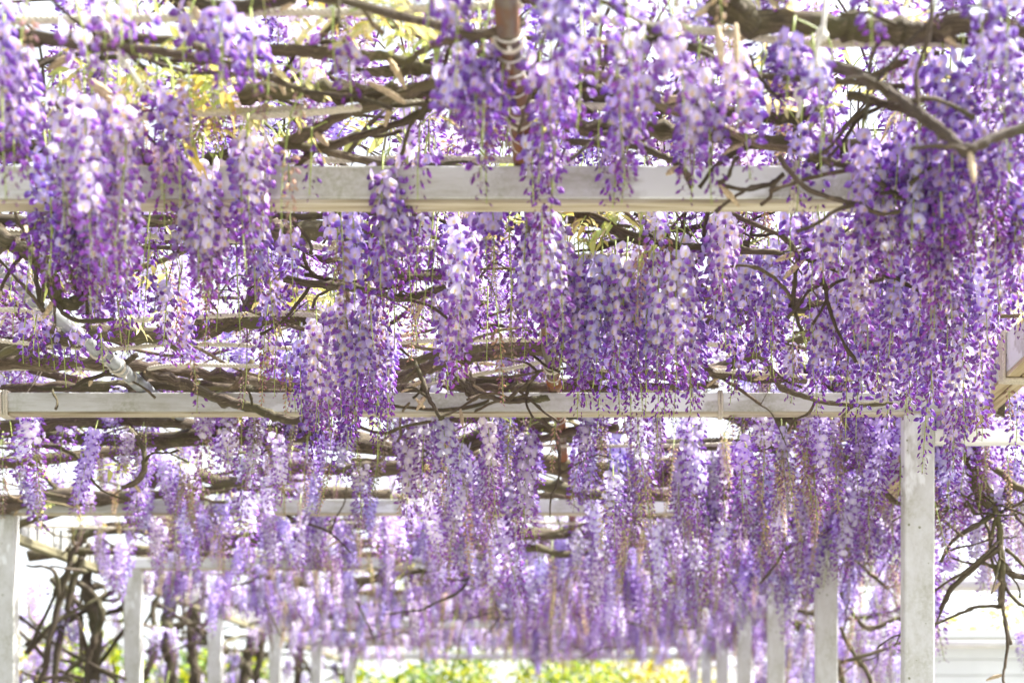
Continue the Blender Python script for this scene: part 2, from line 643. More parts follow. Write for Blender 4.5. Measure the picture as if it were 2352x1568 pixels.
ROPES = [
    ('white twisted rope along the upper left edge, ending near the white gap of sky', [(-200, 52), (120, 46), (400, 40), (600, 28), (800, 28), (1000, 18), (1200, 10)], 1.00),
    ('thick white twisted rope under the mossy upper right bough', [(1350, 40), (1480, 58), (1660, 75), (1850, 100), (2050, 98), (2200, 103), (2330, 110), (2500, 118)], 0.99),
    ('white rope passing behind the wrapped section of rusty pipe', [(560, 268), (720, 258), (850, 245), (1000, 236), (1120, 238), (1250, 240), (1500, 250)], 0.955),
    ('rope in the upper left shade behind the big lilac clump', [(-200, 300), (120, 262), (300, 268), (560, 255), (700, 250)], 0.965),
    ('thin white rope just above the nearest beam at left', [(-200, 355), (300, 372), (600, 372), (900, 365), (1200, 368)], 0.965),
    ('rope hanging just below the nearest beam at left', [(-200, 530), (100, 535), (400, 545), (620, 558), (850, 575), (1000, 570)], 0.96),
    ('rope at right, stretched between branches under the nearest beam', [(1300, 590), (1500, 585), (1700, 578), (1900, 545), (2060, 520), (2300, 510)], 0.97),
    ('rope crossing at left over the grey pipe', [(-200, 715), (60, 712), (200, 738), (400, 730), (650, 720), (800, 735)], 0.955),
    ('rope passing under the thick dark left bough', [(-200, 760), (200, 800), (400, 790), (600, 795), (760, 810), (900, 830)], 0.955),
    ('straight rope above the second beam in the centre', [(850, 790), (1000, 782), (1150, 780), (1350, 782), (1600, 790), (1900, 800)], 0.95),
    ('slanting pale rope rising to the right above the second beam', [(840, 905), (940, 895), (1050, 868), (1150, 850), (1280, 825), (1420, 815)], 0.95),
    ('low rope at left above the second beam', [(-200, 852), (100, 845), (300, 850), (420, 838), (700, 845), (850, 858)], 0.95),
    ('rope at right above the second beam, behind dense flowers', [(1640, 850), (1800, 860), (1950, 870), (2100, 860), (2300, 850)], 0.95),
    ('rope on the far right beside the tan side beam', [(2080, 700), (2250, 705), (2352, 713), (2500, 720)], 0.95),
]
for lab, pix, h in ROPES:
    rope(lab, pix, h)
for i in range(1, 7):
    y = BEAM_Y[i] + 0.5
    h = 0.93
    z = CAMZ + h
    pts = [(-2.5, y + R(-.1, .1), z), (-1.6, y + R(-.1, .1), z - R(0, .02)), (-0.7, y + R(-.1, .1), z), (0.2, y + R(-.1, .1), z - R(0, .02)), (1.1, y + R(-.1, .1), z)]
    tag(obj('rope', rope_mesh(pts, 0.003, detail=i < 3)), 'rope strung across midway between the %s and %s beams' % (ORD[i], ORD[i + 1]), 'rope', 'white ropes strung across the canopy')


def lashing(px, i, n, label):
    y = BEAM_Y[i]
    x = (px - VX) * y / FPX
    mb = MB()
    hw, hh = THK / 2 + 0.003, (FACE + BOARD) / 2 + 0.003
    for k in range(n):
        xo = k * 0.0065 + R(-0.001, 0.001)
        ring = []
        for j in range(17):
            a = 2 * pi * j / 16
            cx, cz = cos(a), sin(a)
            s = max(abs(cx), abs(cz))
            ring.append((xo + R(-.0008, .0008) + 0.003 * j / 16, cx / s * hw, cz / s * hh, 0.0034))
        tube(mb, ring, 6, col=(1, 1, 1))
    o = obj('rope_lashing', mb.mesh('rope_lashing', [M['rope']]), None, (x, y, Z_TOP - (FACE + BOARD) / 2))
    tag(o, label, 'rope lashing', 'rope lashings round the beams')


lashing(4, 1, 4, 'white rope lashing round the second beam at its left end')
lashing(1650, 1, 2, 'thin pale lashing round the second beam right of the dense flower curtain')
lashing(1812, 0, 2, 'worn lashing round the nearest beam, right of the pipe')
lashing(930, 2, 3, 'blurred grey lashing round the third beam near the middle')

mb = MB()
for k in range(3):
    hw, hh = 0.036, 0.052
    ring = []
    for j in range(17):
        a = 2 * pi * j / 16
        s = max(abs(cos(a)), abs(sin(a)))
        ring.append((cos(a) / s * hw, k * 0.012 + 0.008 * j / 16, 0.0475 + sin(a) / s * hh, 0.0050))
    tube(mb, ring, 6, col=(1, 1, 1))
tag(obj('rope_lashing', mb.mesh('rope_lashing', [M['rope']]), None, (0.905, 2.83, CAMZ + 0.8265)), 'thick grey rope lashing round the tan side beam at right', 'rope lashing', 'rope lashings round the beams')


def string_tie(label, pix, d, r=0.0028):
    pts = [(*P(x, y, d), r * R(.8, 1.3)) for x, y in pix]
    mb = MB()
    tube(mb, spline(pts, 5), 6, col=(1, 1, 1))
    for q in (pts[len(pts) // 2],):
        ring = [(q[0] + 0.006 * cos(a), q[1] + 0.004 * sin(2 * a), q[2] + 0.008 * sin(a), r * 0.9) for a in [k * 2 * pi / 10 for k in range(11)]]
        tube(mb, ring, 5, col=(1, 1, 1))
    tag(obj('string_tie', mb.mesh('string_tie', [M['string']])), label, 'string', 'white string ties on the vines')


string_tie('white string tied round the mossy upper right bough', [(1897, -40), (1893, 40), (1888, 80), (1880, 100), (1876, 150)], 1.66)
string_tie('white knotted string on the upper right diagonal branch', [(1848, 165), (1845, 195), (1836, 215), (1838, 240), (1832, 270)], 1.80)
string_tie('pale string tie at upper left on the horizontal branch', [(215, -10), (245, 60), (285, 140), (300, 160), (335, 215)], 1.70)
string_tie('white string hanging from the rope right of the dark hollow', [(2060, 330), (2062, 400), (2058, 440)], 2.0, 0.0015)

# ------------------------------------------------------------------ flowers
LILAC, PALE, WHITE = (0.56, 0.42, 0.87), (0.71, 0.62, 0.94), (0.89, 0.86, 0.96)
VIOLET, DEEP, MAUVE = (0.365, 0.135, 0.63), (0.215, 0.045, 0.44), (0.36, 0.09, 0.49)
CALYX, YEL = (0.13, 0.03, 0.085), (0.80, 0.58, 0.10)
PEDI = (0.52, 0.36, 0.30)
STEM = (0.38, 0.46, 0.10)


def lerp(a, b, t):
    return tuple(x + (y - x) * t for x, y in zip(a, b))


def pod(mb, base, axis, length, wid, hgt, cols, seg=5, sides=6, bend=0.0):
    """a closed teardrop from base along axis; cols = colour at base, middle, tip"""
    axis = axis.normalized()
    side = axis.cross(Vector((0, 0, 1)))
    if side.length < 1e-3:
        side = Vector((0, 1, 0))
    side.normalize()
    up = side.cross(axis)
    verts, col = [], []
    for i in range(seg + 1):
        t = i / seg
        w = sin(pi * min(1, t ** 0.8 * 0.97 + 0.03)) ** 0.75 if 0 < t < 1 else 0.12
        c = base + axis * (length * t) + up * (bend * t * t * length)
        cc = lerp(cols[0], cols[1], t * 2) if t < 0.5 else lerp(cols[1], cols[2], t * 2 - 1)
        for k in range(sides):
            a = 2 * pi * k / sides
            verts.append(c + side * (cos(a) * wid * w) + up * (sin(a) * hgt * w))
            col.append(cc)
    f = [(i * sides + k, i * sides + (k + 1) % sides, (i + 1) * sides + (k + 1) % sides, (i + 1) * sides + k) for i in range(seg) for k in range(sides)]
    f.append(tuple(seg * sides + k for k in range(sides)))
    mb.add(verts, f, col=col)


def thread(mb, a, b, r, col):
    ax = (b - a).normalized()
    s = ax.orthogonal().normalized()
    u = ax.cross(s)
    v = [p + s * (cos(k * 2.0944) * r) + u * (sin(k * 2.0944) * r) for p in (a, b) for k in range(3)]
    mb.add(v, [(k, (k + 1) % 3, 3 + (k + 1) % 3, 3 + k) for k in range(3)], col=col)


def standard(mb, c, normal, up, wid, hgt, fold, cup, nu, nv, r):
    """banner petal: round, folded back along its middle line, pale with a yellow mark at its base"""
    normal = normal.normalized()
    side = up.cross(normal).normalized()
    up = normal.cross(side)
    verts, col = [], []
    for j in range(nv + 1):
        v = j / nv
        half = wid * (sin(pi * (0.10 + 0.80 * v)) ** 0.62)
        for i in range(nu + 1):
            u = i / nu * 2 - 1
            z = hgt * v * (1 - 0.06 * (1 - abs(u)) * (v > 0.9)) - 0.06 * hgt * u * u * (1 - v)
            back = -fold * abs(u) ** 1.4 * half - cup * (v - 0.25) ** 2 * hgt + r.uniform(-1, 1) * 0.0006
            verts.append(c + side * (u * half) + up * z + normal * back)
            k = min(1.0, (abs(u) * 0.9 + max(0, v - 0.35) * 0.8))
            cc = lerp(WHITE, PALE, min(1, max(0, k - .15) * 1.6)) if k < 0.75 else lerp(PALE, LILAC, (k - 0.75) / 0.6)
            if abs(u) < 0.34 and 0.08 < v < 0.42:
                cc = lerp(cc, YEL, 0.75)
            col.append(cc)
    w = nu + 1
    f = [(j * w + i, j * w + i + 1, (j + 1) * w + i + 1, (j + 1) * w + i) for j in range(nv) for i in range(nu)]
    mb.add(verts, f, col=col)


def flower_part(mb, kind, r, lod=0):
    """one floret into mb; origin at the raceme's stem, +X outwards, +Z up"""
    L = r.uniform(0.013, 0.018)
    e = Vector((L, r.uniform(-.002, .002), r.uniform(0.0, 0.004)))
    nu, nv, seg, sides = ((4, 5, 5, 6) if lod == 0 else (2, 2, 2, 4))
    if kind == 'bract':
        thread(mb, Vector((0, 0, 0)), Vector((0.004, 0, 0.001)), 0.0006, (0.48, 0.40, 0.28))
        tone = r.choice([(0.55, 0.40, 0.26), (0.62, 0.48, 0.33), (0.36, 0.17, 0.24), (0.66, 0.53, 0.42)])
        pod(mb, Vector((0.003, 0, 0.001)), Vector((0.75, 0, -0.75)), r.uniform(.008, .012), 0.0021, 0.0028, (tone, lerp(tone, (0.62, 0.52, 0.38), .5), tone), 3, 4)
        return
    thread(mb, Vector((0, 0, 0)), e, 0.00055, PEDI)
    if kind == 'open':
        pod(mb, e - Vector((.001, 0, 0)), Vector((1, 0, -0.15)), 0.0052, 0.0026, 0.0026, (CALYX, CALYX, MAUVE), 2, 5)
        b = e + Vector((0.003, 0, 0.0005))
        standard(mb, b, Vector((1, r.uniform(-.15, .15), r.uniform(-.35, .15))), Vector((0, 0, 1)), r.uniform(.0112, .0134), r.uniform(.0185, .0225),
                 r.uniform(.18, .42), r.uniform(0.15, 0.8), nu, nv, r)
        ax = Vector((0.60, r.uniform(-.12, .12), -0.80))
        pod(mb, b, ax, r.uniform(.0145, .0172), .0038, .0052, (lerp(PALE, VIOLET, .25), lerp(LILAC, VIOLET, .75), lerp(VIOLET, DEEP, .6)), seg, sides, 0.15)
        if lod == 0:
            for s in (-1, 1):
                w = ax + Vector((0, s * 0.16, 0.05))
                pod(mb, b + Vector((0, s * .0015, 0.0005)), w, r.uniform(.0145, .0165), .0014, .0052, (PALE, lerp(LILAC, VIOLET, .45), lerp(VIOLET, MAUVE, .3)), 4, 5, 0.1)
    elif kind == 'half':
        pod(mb, e - Vector((.001, 0, 0)), Vector((.9, 0, -.3)), 0.0056, 0.0027, 0.0027, (CALYX, CALYX, MAUVE), 2, 5)
        b = e + Vector((0.003, 0, -.001))
        ax = Vector((0.66, r.uniform(-.15, .15), -0.75))
        pod(mb, b, ax, r.uniform(.017, .020), .0044, .0062, (lerp(PALE, VIOLET, .35), lerp(VIOLET, MAUVE, .4), VIOLET), seg, sides, 0.1)
        standard(mb, b + Vector((.001, 0, .001)), Vector((0.75, 0, 0.65)), Vector((0.5, 0, 0.2)), .0062, .0145, .9, .1, 2 if lod else 4, 2 if lod else 3, r)
    else:
        l_ = {'bud': .0145, 'small': .0085}[kind] * r.uniform(.9, 1.1)
        ax = Vector((0.7, r.uniform(-.2, .2), -0.72))
        pod(mb, e - ax.normalized() * .001, ax, l_ * .42, .0024, .0026, (CALYX, CALYX, CALYX), 2, 5 if lod == 0 else 4)
        tip = (VIOLET, lerp(MAUVE, VIOLET, .3), MAUVE)
        if kind == 'small':
            tip = (CALYX, lerp(MAUVE, CALYX, .4), MAUVE)
        pod(mb, e + ax.normalized() * (l_ * .16), ax, l_, l_ * .20, l_ * .27, tip, max(3, seg - 1) if lod == 0 else 2, sides, 0.12)


r0 = random.Random(5)
FLORET = {}
for kind, n in (('open', 6), ('half', 3), ('bud', 3), ('small', 2), ('bract', 3)):
    FLORET[kind] = []
    for k in range(n):
        mb = MB()
        flower_part(mb, kind, r0)
        FLORET[kind].append(mb.mesh({'open': 'flower', 'half': 'flower', 'bud': 'flower_bud', 'small': 'flower_bud', 'bract': 'bract'}[kind], [M['petal']]))
NAME = {'open': 'flower', 'half': 'flower', 'bud': 'flower_bud', 'small': 'flower_bud', 'bract': 'bract'}


def floret_plan(kind, length, r):
    """[(floret kind, matrix)] down a hanging raceme of that kind and length"""
    out = []
    pitch = {'full': 0.0041, 'half': 0.0042, 'young': 0.0054, 'spent': 0.0040}[kind]
    n = max(8, int(length / pitch))
    a = r.uniform(0, 6.28)
    for i in range(n):
        t = i / (n - 1)
        a += 2.39996 + r.uniform(-.25, .25)
        z = -length * (0.10 + 0.90 * t) if kind != 'spent' else -length * (.2 + .8 * t)
        q = t + r.uniform(-.08, .08)
        if kind == 'full':
            k = 'open' if q < .72 else 'half' if q < .84 else 'bud' if q < .97 else 'small'
            s = .93 - 0.24 * t
        elif kind == 'half':
            k = 'open' if q < .36 else 'half' if q < .56 else 'bud' if q < .82 else 'small'
            s = .92 - 0.36 * t
        elif kind == 'young':
            k = 'half' if q < .12 else 'bud' if q < .55 else 'small'
            s = 0.92 - 0.42 * t
        else:
            k = 'bract'
            s = 1.15 - 0.5 * t
        if kind in ('full', 'half') and t > .92 and r.random() < .3:
            continue
        yaw, pit, roll = a, r.uniform(-.35, .35), r.uniform(-.4, .4)
        if k in ('bud', 'small'):
            pit += 0.25
        rad = r.uniform(0, .006) * (1 - t)
        m = Matrix.Translation((rad * cos(a), rad * sin(a), z)) @ Euler((roll, pit, yaw), 'XYZ').to_matrix().to_4x4() @ Matrix.Scale(s * r.uniform(.88, 1.08), 4)
        out.append((k, m, t))
    return out


def rachis_mesh(kind, length, top, r):
    mb = MB()
    n = 8
    pts = []
    bx, by = r.uniform(-.01, .01), r.uniform(-.01, .01)
    for i in range(n + 1):
        t = i / n
        pts.append((bx * sin(t * 2.5), by * sin(t * 2.1), top - (length + top) * t, (0.0017 if kind != 'spent' else 0.0013) * (1 - .55 * t)))
    tube(mb, pts, 5, col=(1, 1, 1))
    return mb.mesh('rachis', [M['green_stem']])


# low-detail racemes for the distance: several of each kind, shared
FAR = {}
for kind in ('full', 'half', 'young', 'spent'):
    FAR[kind] = []
    for k in range(4):
        mb = MB()
        r = random.Random(100 + k)
        for (fk, m, t) in floret_plan(kind, 0.28, r):
            one = MB()
            flower_part(one, fk, r, 1)
            m = m @ Matrix.Scale(1.12, 4)
            mb.add([m @ Vector(v) for v in one.v], one.f, col=one.vc)
        ra = MB()
        tube(ra, [(0, 0, 0.02, .0014), (0.004, 0, -.14, .0012), (0, 0, -.28, .0007)], 4, col=(1, 1, 1))
        FAR[kind].append((mb.mesh('blossoms', [M['petal']]), ra.mesh('rachis', [M['green_stem']])))

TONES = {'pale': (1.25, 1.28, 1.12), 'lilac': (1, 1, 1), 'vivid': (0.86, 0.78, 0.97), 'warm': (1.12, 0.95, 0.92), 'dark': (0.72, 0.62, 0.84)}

# ------------------------------------------------------------------ vines: the plants that carry everything
VINES = []          # (root, list of points)


class Vine:
    def __init__(self, label, group=None):
        self.root = thing('wisteria_vine', label, 'vine', group=group or 'wisteria vines trained over the pergola')
        self.pts = []
        self.first = True
        VINES.append(self)

    def stem(self, pts, name=None, sides=9, lump=0.22, tint=None, per=6):
        if name is None:
            name = 'stem' if self.first else 'branch'
        self.first = False
        o = obj(name, stem_mesh(name, pts, M['bark'], sides, lump, per), self.root)
        g = R(.8, 1.25)
        o.color = (*(tint or (g, g * R(.95, 1.03), g * R(.85, 1.02))), 1)
        for p in spline(pts, 4):
            self.pts.append(Vector(p[:3]))
        return o


def px_stem(pix, th, h=None, d=None, taper=0.75):
    """pixel way points -> (x,y,z,r); h: height above the eye of the level stem, d: or its distance"""
    out = []
    n = len(pix)
    for i, (x, y) in enumerate(pix):
        dd = d[i] if isinstance(d, (list, tuple)) else d if d else depth_at(y, h)
        out.append((*P(x, y, dd), th * dd / FPX * 0.5 * (1 - (1 - taper) * i / (n - 1)) * R(.9, 1.1)))
    return out


def twigs(v, n, lo=.05, hi=.16):
    """short bare side shoots with knots"""
    for _ in range(n):
        a = rng.choice(v.pts)
        dr = Vector((R(-1, 1), R(-.5, .5), R(-.7, .6))).normalized()
        L = R(lo, hi)
        pts = [(*a, 0.0035)]
        p = a.copy()
        for k in range(3):
            dr = (dr + Vector((R(-.5, .5), R(-.4, .4), R(-.5, .4)))).normalized()
            p = p + dr * (L / 3)
            pts.append((*p, 0.0033 - 0.0006 * k + (0.0012 if k == 2 else 0)))
        o = obj('twig', stem_mesh('twig', pts, M['bark'], 5, .3, 4), v.root)
        g = R(.6, 1.3)
        o.color = (g, g * .95, g * .88, 1)


A = 0.965
HAND = [
    # label, [(pixels, thickness px, {h/d})], twigs
    ('dark mossy bough crossing the top edge left of centre', [([(380, -25), (430, 2), (520, 18), (570, 14), (680, -5)], 34, dict(h=1.0))], 1),
    ('long smooth bough across the upper left corner', [([(-60, 105), (0, 100), (100, 92), (220, 86), (330, 88), (430, 98), (480, 118), (560, 120)], 27, dict(h=1.0)),
      ([(60, 150), (120, 135), (220, 118), (300, 100)], 13, dict(h=1.0)), ([(230, 135), (330, 128), (450, 128), (620, 132)], 11, dict(h=1.0))], 5),
    ('forking bough below the white patch of sky', [([(560, 112), (650, 116), (740, 122), (830, 128), (910, 135), (980, 158), (1050, 158), (1120, 140)], 27, dict(h=.99)),
      ([(700, 117), (720, 100), (760, 62), (775, 40)], 13, dict(h=1.0)), ([(940, 140), (985, 110), (1050, 92), (1140, 85), (1230, 88)], 15, dict(h=.985)),
      ([(840, 165), (900, 168), (970, 162), (1040, 160)], 22, dict(h=.985))], 6),
    ('thick rough-barked bough behind the smooth crossing branches', [([(540, 215), (650, 208), (760, 212), (880, 218), (1000, 212), (1120, 222), (1300, 210), (1380, 215)], 42, dict(h=.985)),
      ([(1180, 180), (1280, 150), (1400, 140)], 22, dict(h=.985))], 4),
    ('smooth olive branch rising to the right across the rough bough', [([(660, 325), (720, 300), (780, 268), (840, 248), (920, 222), (1000, 190), (1060, 165), (1130, 130)], 25, dict(h=.955)),
      ([(700, 340), (770, 330), (850, 305), (930, 278), (985, 248), (1000, 235)], 21, dict(h=.95)),
      ([(640, 330), (740, 345), (850, 372), (940, 385), (1000, 378)], 16, dict(h=.945))], 9),
    ('knobbly brown bough half hidden behind the left lilac clump', [([(-60, 335), (60, 345), (130, 352), (220, 335), (340, 365), (440, 388), (540, 352), (650, 345)], 38, dict(h=.97))], 3),
    ('heavy mossy bough across the upper right corner', [([(1640, 5), (1690, 28), (1745, 55), (1840, 52), (1950, 62), (2060, 72), (2130, 68), (2230, 52), (2352, 70), (2450, 75)], 56, dict(h=.99)),
      ([(1705, 20), (1690, 0), (1700, -25)], 22, dict(h=.985)), ([(2090, 75), (2150, 92), (2260, 95), (2380, 120)], 16, dict(h=.985))], 3),
    ('thin brown branch slanting down to the right from the top centre', [([(1400, 10), (1470, 55), (1560, 95), (1650, 138), (1740, 172), (1860, 182), (1980, 192), (2100, 198), (2260, 190)], 15, dict(h=.97)),
      ([(1200, -20), (1240, 20), (1290, 70), (1330, 100)], 26, dict(h=.98)), ([(1740, 172), (1760, 200), (1790, 228)], 11, dict(h=.965)), ([(1980, 190), (2060, 150), (2160, 120)], 16, dict(h=.985))], 8),
    ('dark brown bough level with the rope wrap, right of the pipe', [([(1330, 205), (1390, 218), (1450, 235), (1560, 240), (1680, 258), (1790, 272), (1880, 255)], 35, dict(h=.975)),
      ([(1420, 85), (1500, 95), (1600, 108), (1640, 120)], 22, dict(h=.985))], 3),
    ('brown bough just above the nearest beam right of the pipe', [([(1300, 285), (1390, 295), (1500, 298), (1620, 305), (1720, 325), (1830, 330), (1980, 338), (2080, 330)], 38, dict(h=.965)),
      ([(1430, 318), (1490, 345), (1545, 370), (1575, 398), (1590, 432)], 18, dict(d=[2.0, 1.98, 1.97, 1.97, 1.97])), ([(1300, 325), (1400, 332), (1480, 338)], 18, dict(h=.96))], 6),
    ('pale smooth branch bent like an elbow in the upper right', [([(1915, 148), (1990, 182), (2060, 225), (2110, 262), (2160, 300), (2205, 338), (2232, 345), (2270, 322), (2330, 300), (2420, 285)], 27, dict(d=[1.74, 1.71, 1.69, 1.67, 1.65, 1.63, 1.62, 1.63, 1.65, 1.68], taper=.95)),
      ([(1950, 220), (2030, 238), (2090, 258), (2140, 290)], 20, dict(d=1.9)), ([(2040, 235), (2090, 230), (2200, 240), (2300, 260)], 12, dict(d=1.88))], 9),
    ('thin crooked branch hanging over the right end of the nearest beam', [([(1860, 362), (1900, 370), (1960, 382), (2010, 405), (2050, 445), (2100, 460), (2160, 462)], 15, dict(d=1.95)),
      ([(1790, 360), (1850, 430), (1930, 460), (1980, 470)], 13, dict(d=1.92)), ([(1650, 420), (1700, 435), (1760, 428), (1800, 400)], 11, dict(d=1.94))], 8),
    ('rough bough tucked under the nearest beam at left', [([(-60, 500), (60, 512), (150, 520), (240, 512), (350, 508), (470, 500)], 32, dict(h=.97)),
      ([(-40, 570), (100, 560), (250, 565), (400, 570), (520, 580)], 12, dict(h=.97))], 3),
    ('thick fissured bough below the nearest beam, left of centre', [([(560, 520), (650, 540), (740, 530), (840, 530), (910, 512), (1000, 500)], 48, dict(h=.975)),
      ([(740, 512), (790, 550), (850, 572), (890, 600), (915, 630), (960, 635), (1020, 632)], 23, dict(d=[2.36, 2.36, 2.38, 2.40, 2.42, 2.44, 2.46])),
      ([(640, 495), (720, 498), (800, 490), (880, 492)], 14, dict(h=.96))], 7),
    ('twisting grey branch sweeping down at the left edge', [([(-40, 510), (0, 535), (45, 568), (85, 595), (118, 630), (128, 665), (135, 692), (160, 700), (195, 680)], 36, dict(d=[2.32, 2.32, 2.32, 2.33, 2.34, 2.35, 2.36, 2.37, 2.4])),
      ([(55, 570), (100, 560), (140, 540), (190, 520)], 20, dict(d=2.34)), ([(140, 545), (145, 590), (125, 625)], 15, dict(d=2.36)),
      ([(80, 600), (85, 650), (95, 700), (100, 715)], 12, dict(d=2.33)), ([(125, 690), (160, 730), (220, 738), (260, 732)], 11, dict(d=2.35))], 9),
    ('slender dark branch curving below the centre left flowers', [([(650, 640), (740, 655), (800, 658), (860, 668), (920, 685), (980, 672), (1040, 652), (1100, 640)], 19, dict(d=2.5)),
      ([(700, 630), (800, 648), (850, 640)], 10, dict(d=2.52))], 8),
    ('massive dark bough running level at lower left', [([(-80, 815), (20, 800), (120, 785), (220, 770), (300, 768), (400, 772), (480, 748), (560, 742), (640, 728), (760, 735)], 42, dict(h=.97)),
      ([(555, 740), (575, 700), (590, 650), (600, 610)], 30, dict(d=[2.92, 2.9, 2.88, 2.85])), ([(280, 765), (295, 735), (290, 700)], 15, dict(d=2.95))], 6),
    ('dark bough dipping over the second beam at left', [([(-60, 830), (80, 835), (200, 832), (340, 842), (430, 856), (540, 868), (640, 880), (760, 876)], 31, dict(h=.958)),
      ([(330, 850), (420, 880), (500, 912), (580, 935), (640, 958), (700, 965), (740, 950)], 26, dict(d=[3.2, 3.22, 3.22, 3.2, 3.2, 3.2, 3.22]))], 7),
    ('pale green-grey bough lying along the top of the second beam', [([(-60, 900), (60, 892), (180, 888), (320, 885), (460, 880), (560, 892), (680, 900), (780, 895)], 24, dict(h=.958)),
      ([(310, 885), (335, 860), (350, 848)], 18, dict(h=.955)), ([(560, 892), (650, 905), (740, 898), (800, 905)], 16, dict(h=.955))], 4),
    ('pair of dark boughs above the second beam in the centre', [([(900, 868), (960, 850), (1020, 832), (1100, 818), (1190, 808), (1280, 800), (1400, 812)], 34, dict(h=.96)),
      ([(900, 845), (1000, 815), (1090, 800), (1200, 790), (1300, 785)], 18, dict(h=.96)), ([(840, 895), (1000, 888), (1150, 892), (1400, 890), (1650, 885)], 20, dict(h=.955))], 5),
    ('short thick stub with a drooping branch in front of the second beam', [([(1030, 850), (1060, 872), (1085, 898), (1115, 908), (1170, 920), (1230, 916), (1260, 912)], 17, dict(d=3.08)),
      ([(1168, 918), (1190, 895), (1215, 878), (1240, 850)], 10, dict(d=3.07)), ([(1055, 865), (1078, 885), (1092, 912)], 36, dict(d=3.1))], 5),
    ('bare twig hanging in front of the second beam, with a blunt tip', [([(950, 830), (968, 865), (980, 905), (998, 935), (1014, 962)], 13, dict(d=3.05))], 3),
    ('dark bough passing below the second beam at left', [([(-60, 975), (80, 972), (240, 966), (400, 970), (520, 985), (640, 1002), (740, 1000)], 26, dict(h=.92)),
      ([(480, 962), (570, 985), (660, 978), (760, 990)], 18, dict(h=.93)), ([(300, 990), (328, 1030), (332, 1070), (315, 1105), (280, 1120)], 15, dict(d=3.5)),
      ([(330, 1010), (400, 1015), (480, 995)], 16, dict(h=.92))], 6),
    ('level bough below the second beam near the centre', [([(960, 1015), (1040, 1020), (1120, 1018), (1230, 1010), (1330, 985), (1420, 980)], 24, dict(h=.92)),
      ([(610, 1015), (625, 1045), (640, 1075)], 13, dict(d=3.7))], 4),
    ('brown bough between dense curtains right of centre', [([(1560, 680), (1640, 678), (1720, 688), (1800, 690), (1900, 700), (2000, 690)], 30, dict(h=.965)),
      ([(1600, 745), (1660, 725), (1720, 712), (1800, 708), (1900, 715)], 15, dict(h=.95))], 5),
    ('slender knotted branch below the nearest beam right of centre', [([(1330, 490), (1390, 515), (1450, 545), (1540, 562), (1640, 572), (1720, 560)], 25, dict(h=.97)),
      ([(1640, 480), (1700, 500), (1790, 540), (1830, 575)], 12, dict(d=2.3))], 6),
    ('dark thin branch dangling amid the right-hand flowers', [([(1800, 540), (1830, 585), (1826, 640), (1822, 690), (1830, 730), (1842, 760)], 11, dict(d=2.3)),
      ([(1830, 588), (1880, 602), (1960, 622), (2020, 640)], 11, dict(d=2.3)), ([(1880, 600), (1890, 640), (1900, 665)], 8, dict(d=2.3)), ([(1960, 620), (1972, 660), (1985, 700)], 8, dict(d=2.3)),
      ([(1840, 580), (1900, 555), (1960, 520)], 9, dict(d=2.3))], 9),
    ('mossy crooked twig at lower right above the second beam', [([(1730, 800), (1765, 840), (1790, 885), (1830, 905), (1890, 922), (1960, 930), (2050, 925)], 13, dict(d=3.0)),
      ([(1620, 850), (1720, 865), (1850, 870)], 26, dict(h=.96))], 6),
]
G1 = None
for lab, stems, ntw in HAND:
    v = Vine(lab)
    for pix, th, kw in stems:
        v.stem(px_stem(pix, th, **kw))
    twigs(v, ntw)

# vine hanging outside the right-hand posts
v = Vine('bare drooping vine with crooked twigs, outside the large right-hand post')
DR = 3.6
for pix, th in (([(2230, 880), (2280, 935), (2255, 1010), (2240, 1060), (2262, 1110), (2290, 1180), (2300, 1260), (2303, 1330), (2300, 1390)], 19),
                ([(2225, 1000), (2225, 1060), (2240, 1115), (2275, 1165)], 26), ([(2245, 1050), (2300, 1085), (2340, 1120), (2420, 1140)], 17),
                ([(2300, 1255), (2240, 1300), (2190, 1345), (2160, 1400)], 15), ([(2280, 1185), (2235, 1210), (2190, 1240), (2160, 1290)], 11),
                ([(2300, 1300), (2330, 1320), (2380, 1330)], 16), ([(2290, 1180), (2275, 1250), (2285, 1310), (2310, 1350)], 10),
                ([(2302, 1385), (2310, 1430), (2322, 1480)], 8), ([(2240, 1180), (2200, 1130), (2150, 1155)], 9), ([(2310, 1260), (2352, 1300), (2400, 1370)], 9)):
    v.stem(px_stem(pix, th, d=DR), lump=.3)
twigs(v, 20, .05, .16)
for k in range(12):
    a_ = rng.choice(v.pts)
    p, pts = a_.copy(), [(*a_, .005)]
    dr = Vector((R(-1, 1), R(-.4, .4), R(-.9, .4))).normalized()
    for q in range(6):
        dr = (dr + Vector((R(-.4, .4), R(-.3, .3), R(-.5, .35)))).normalized()
        p = p + dr * R(.03, .08)
        pts.append((*p, .0048 - .0005 * q))
    v.stem(pts, sides=6, per=4)
V_RIGHT = v

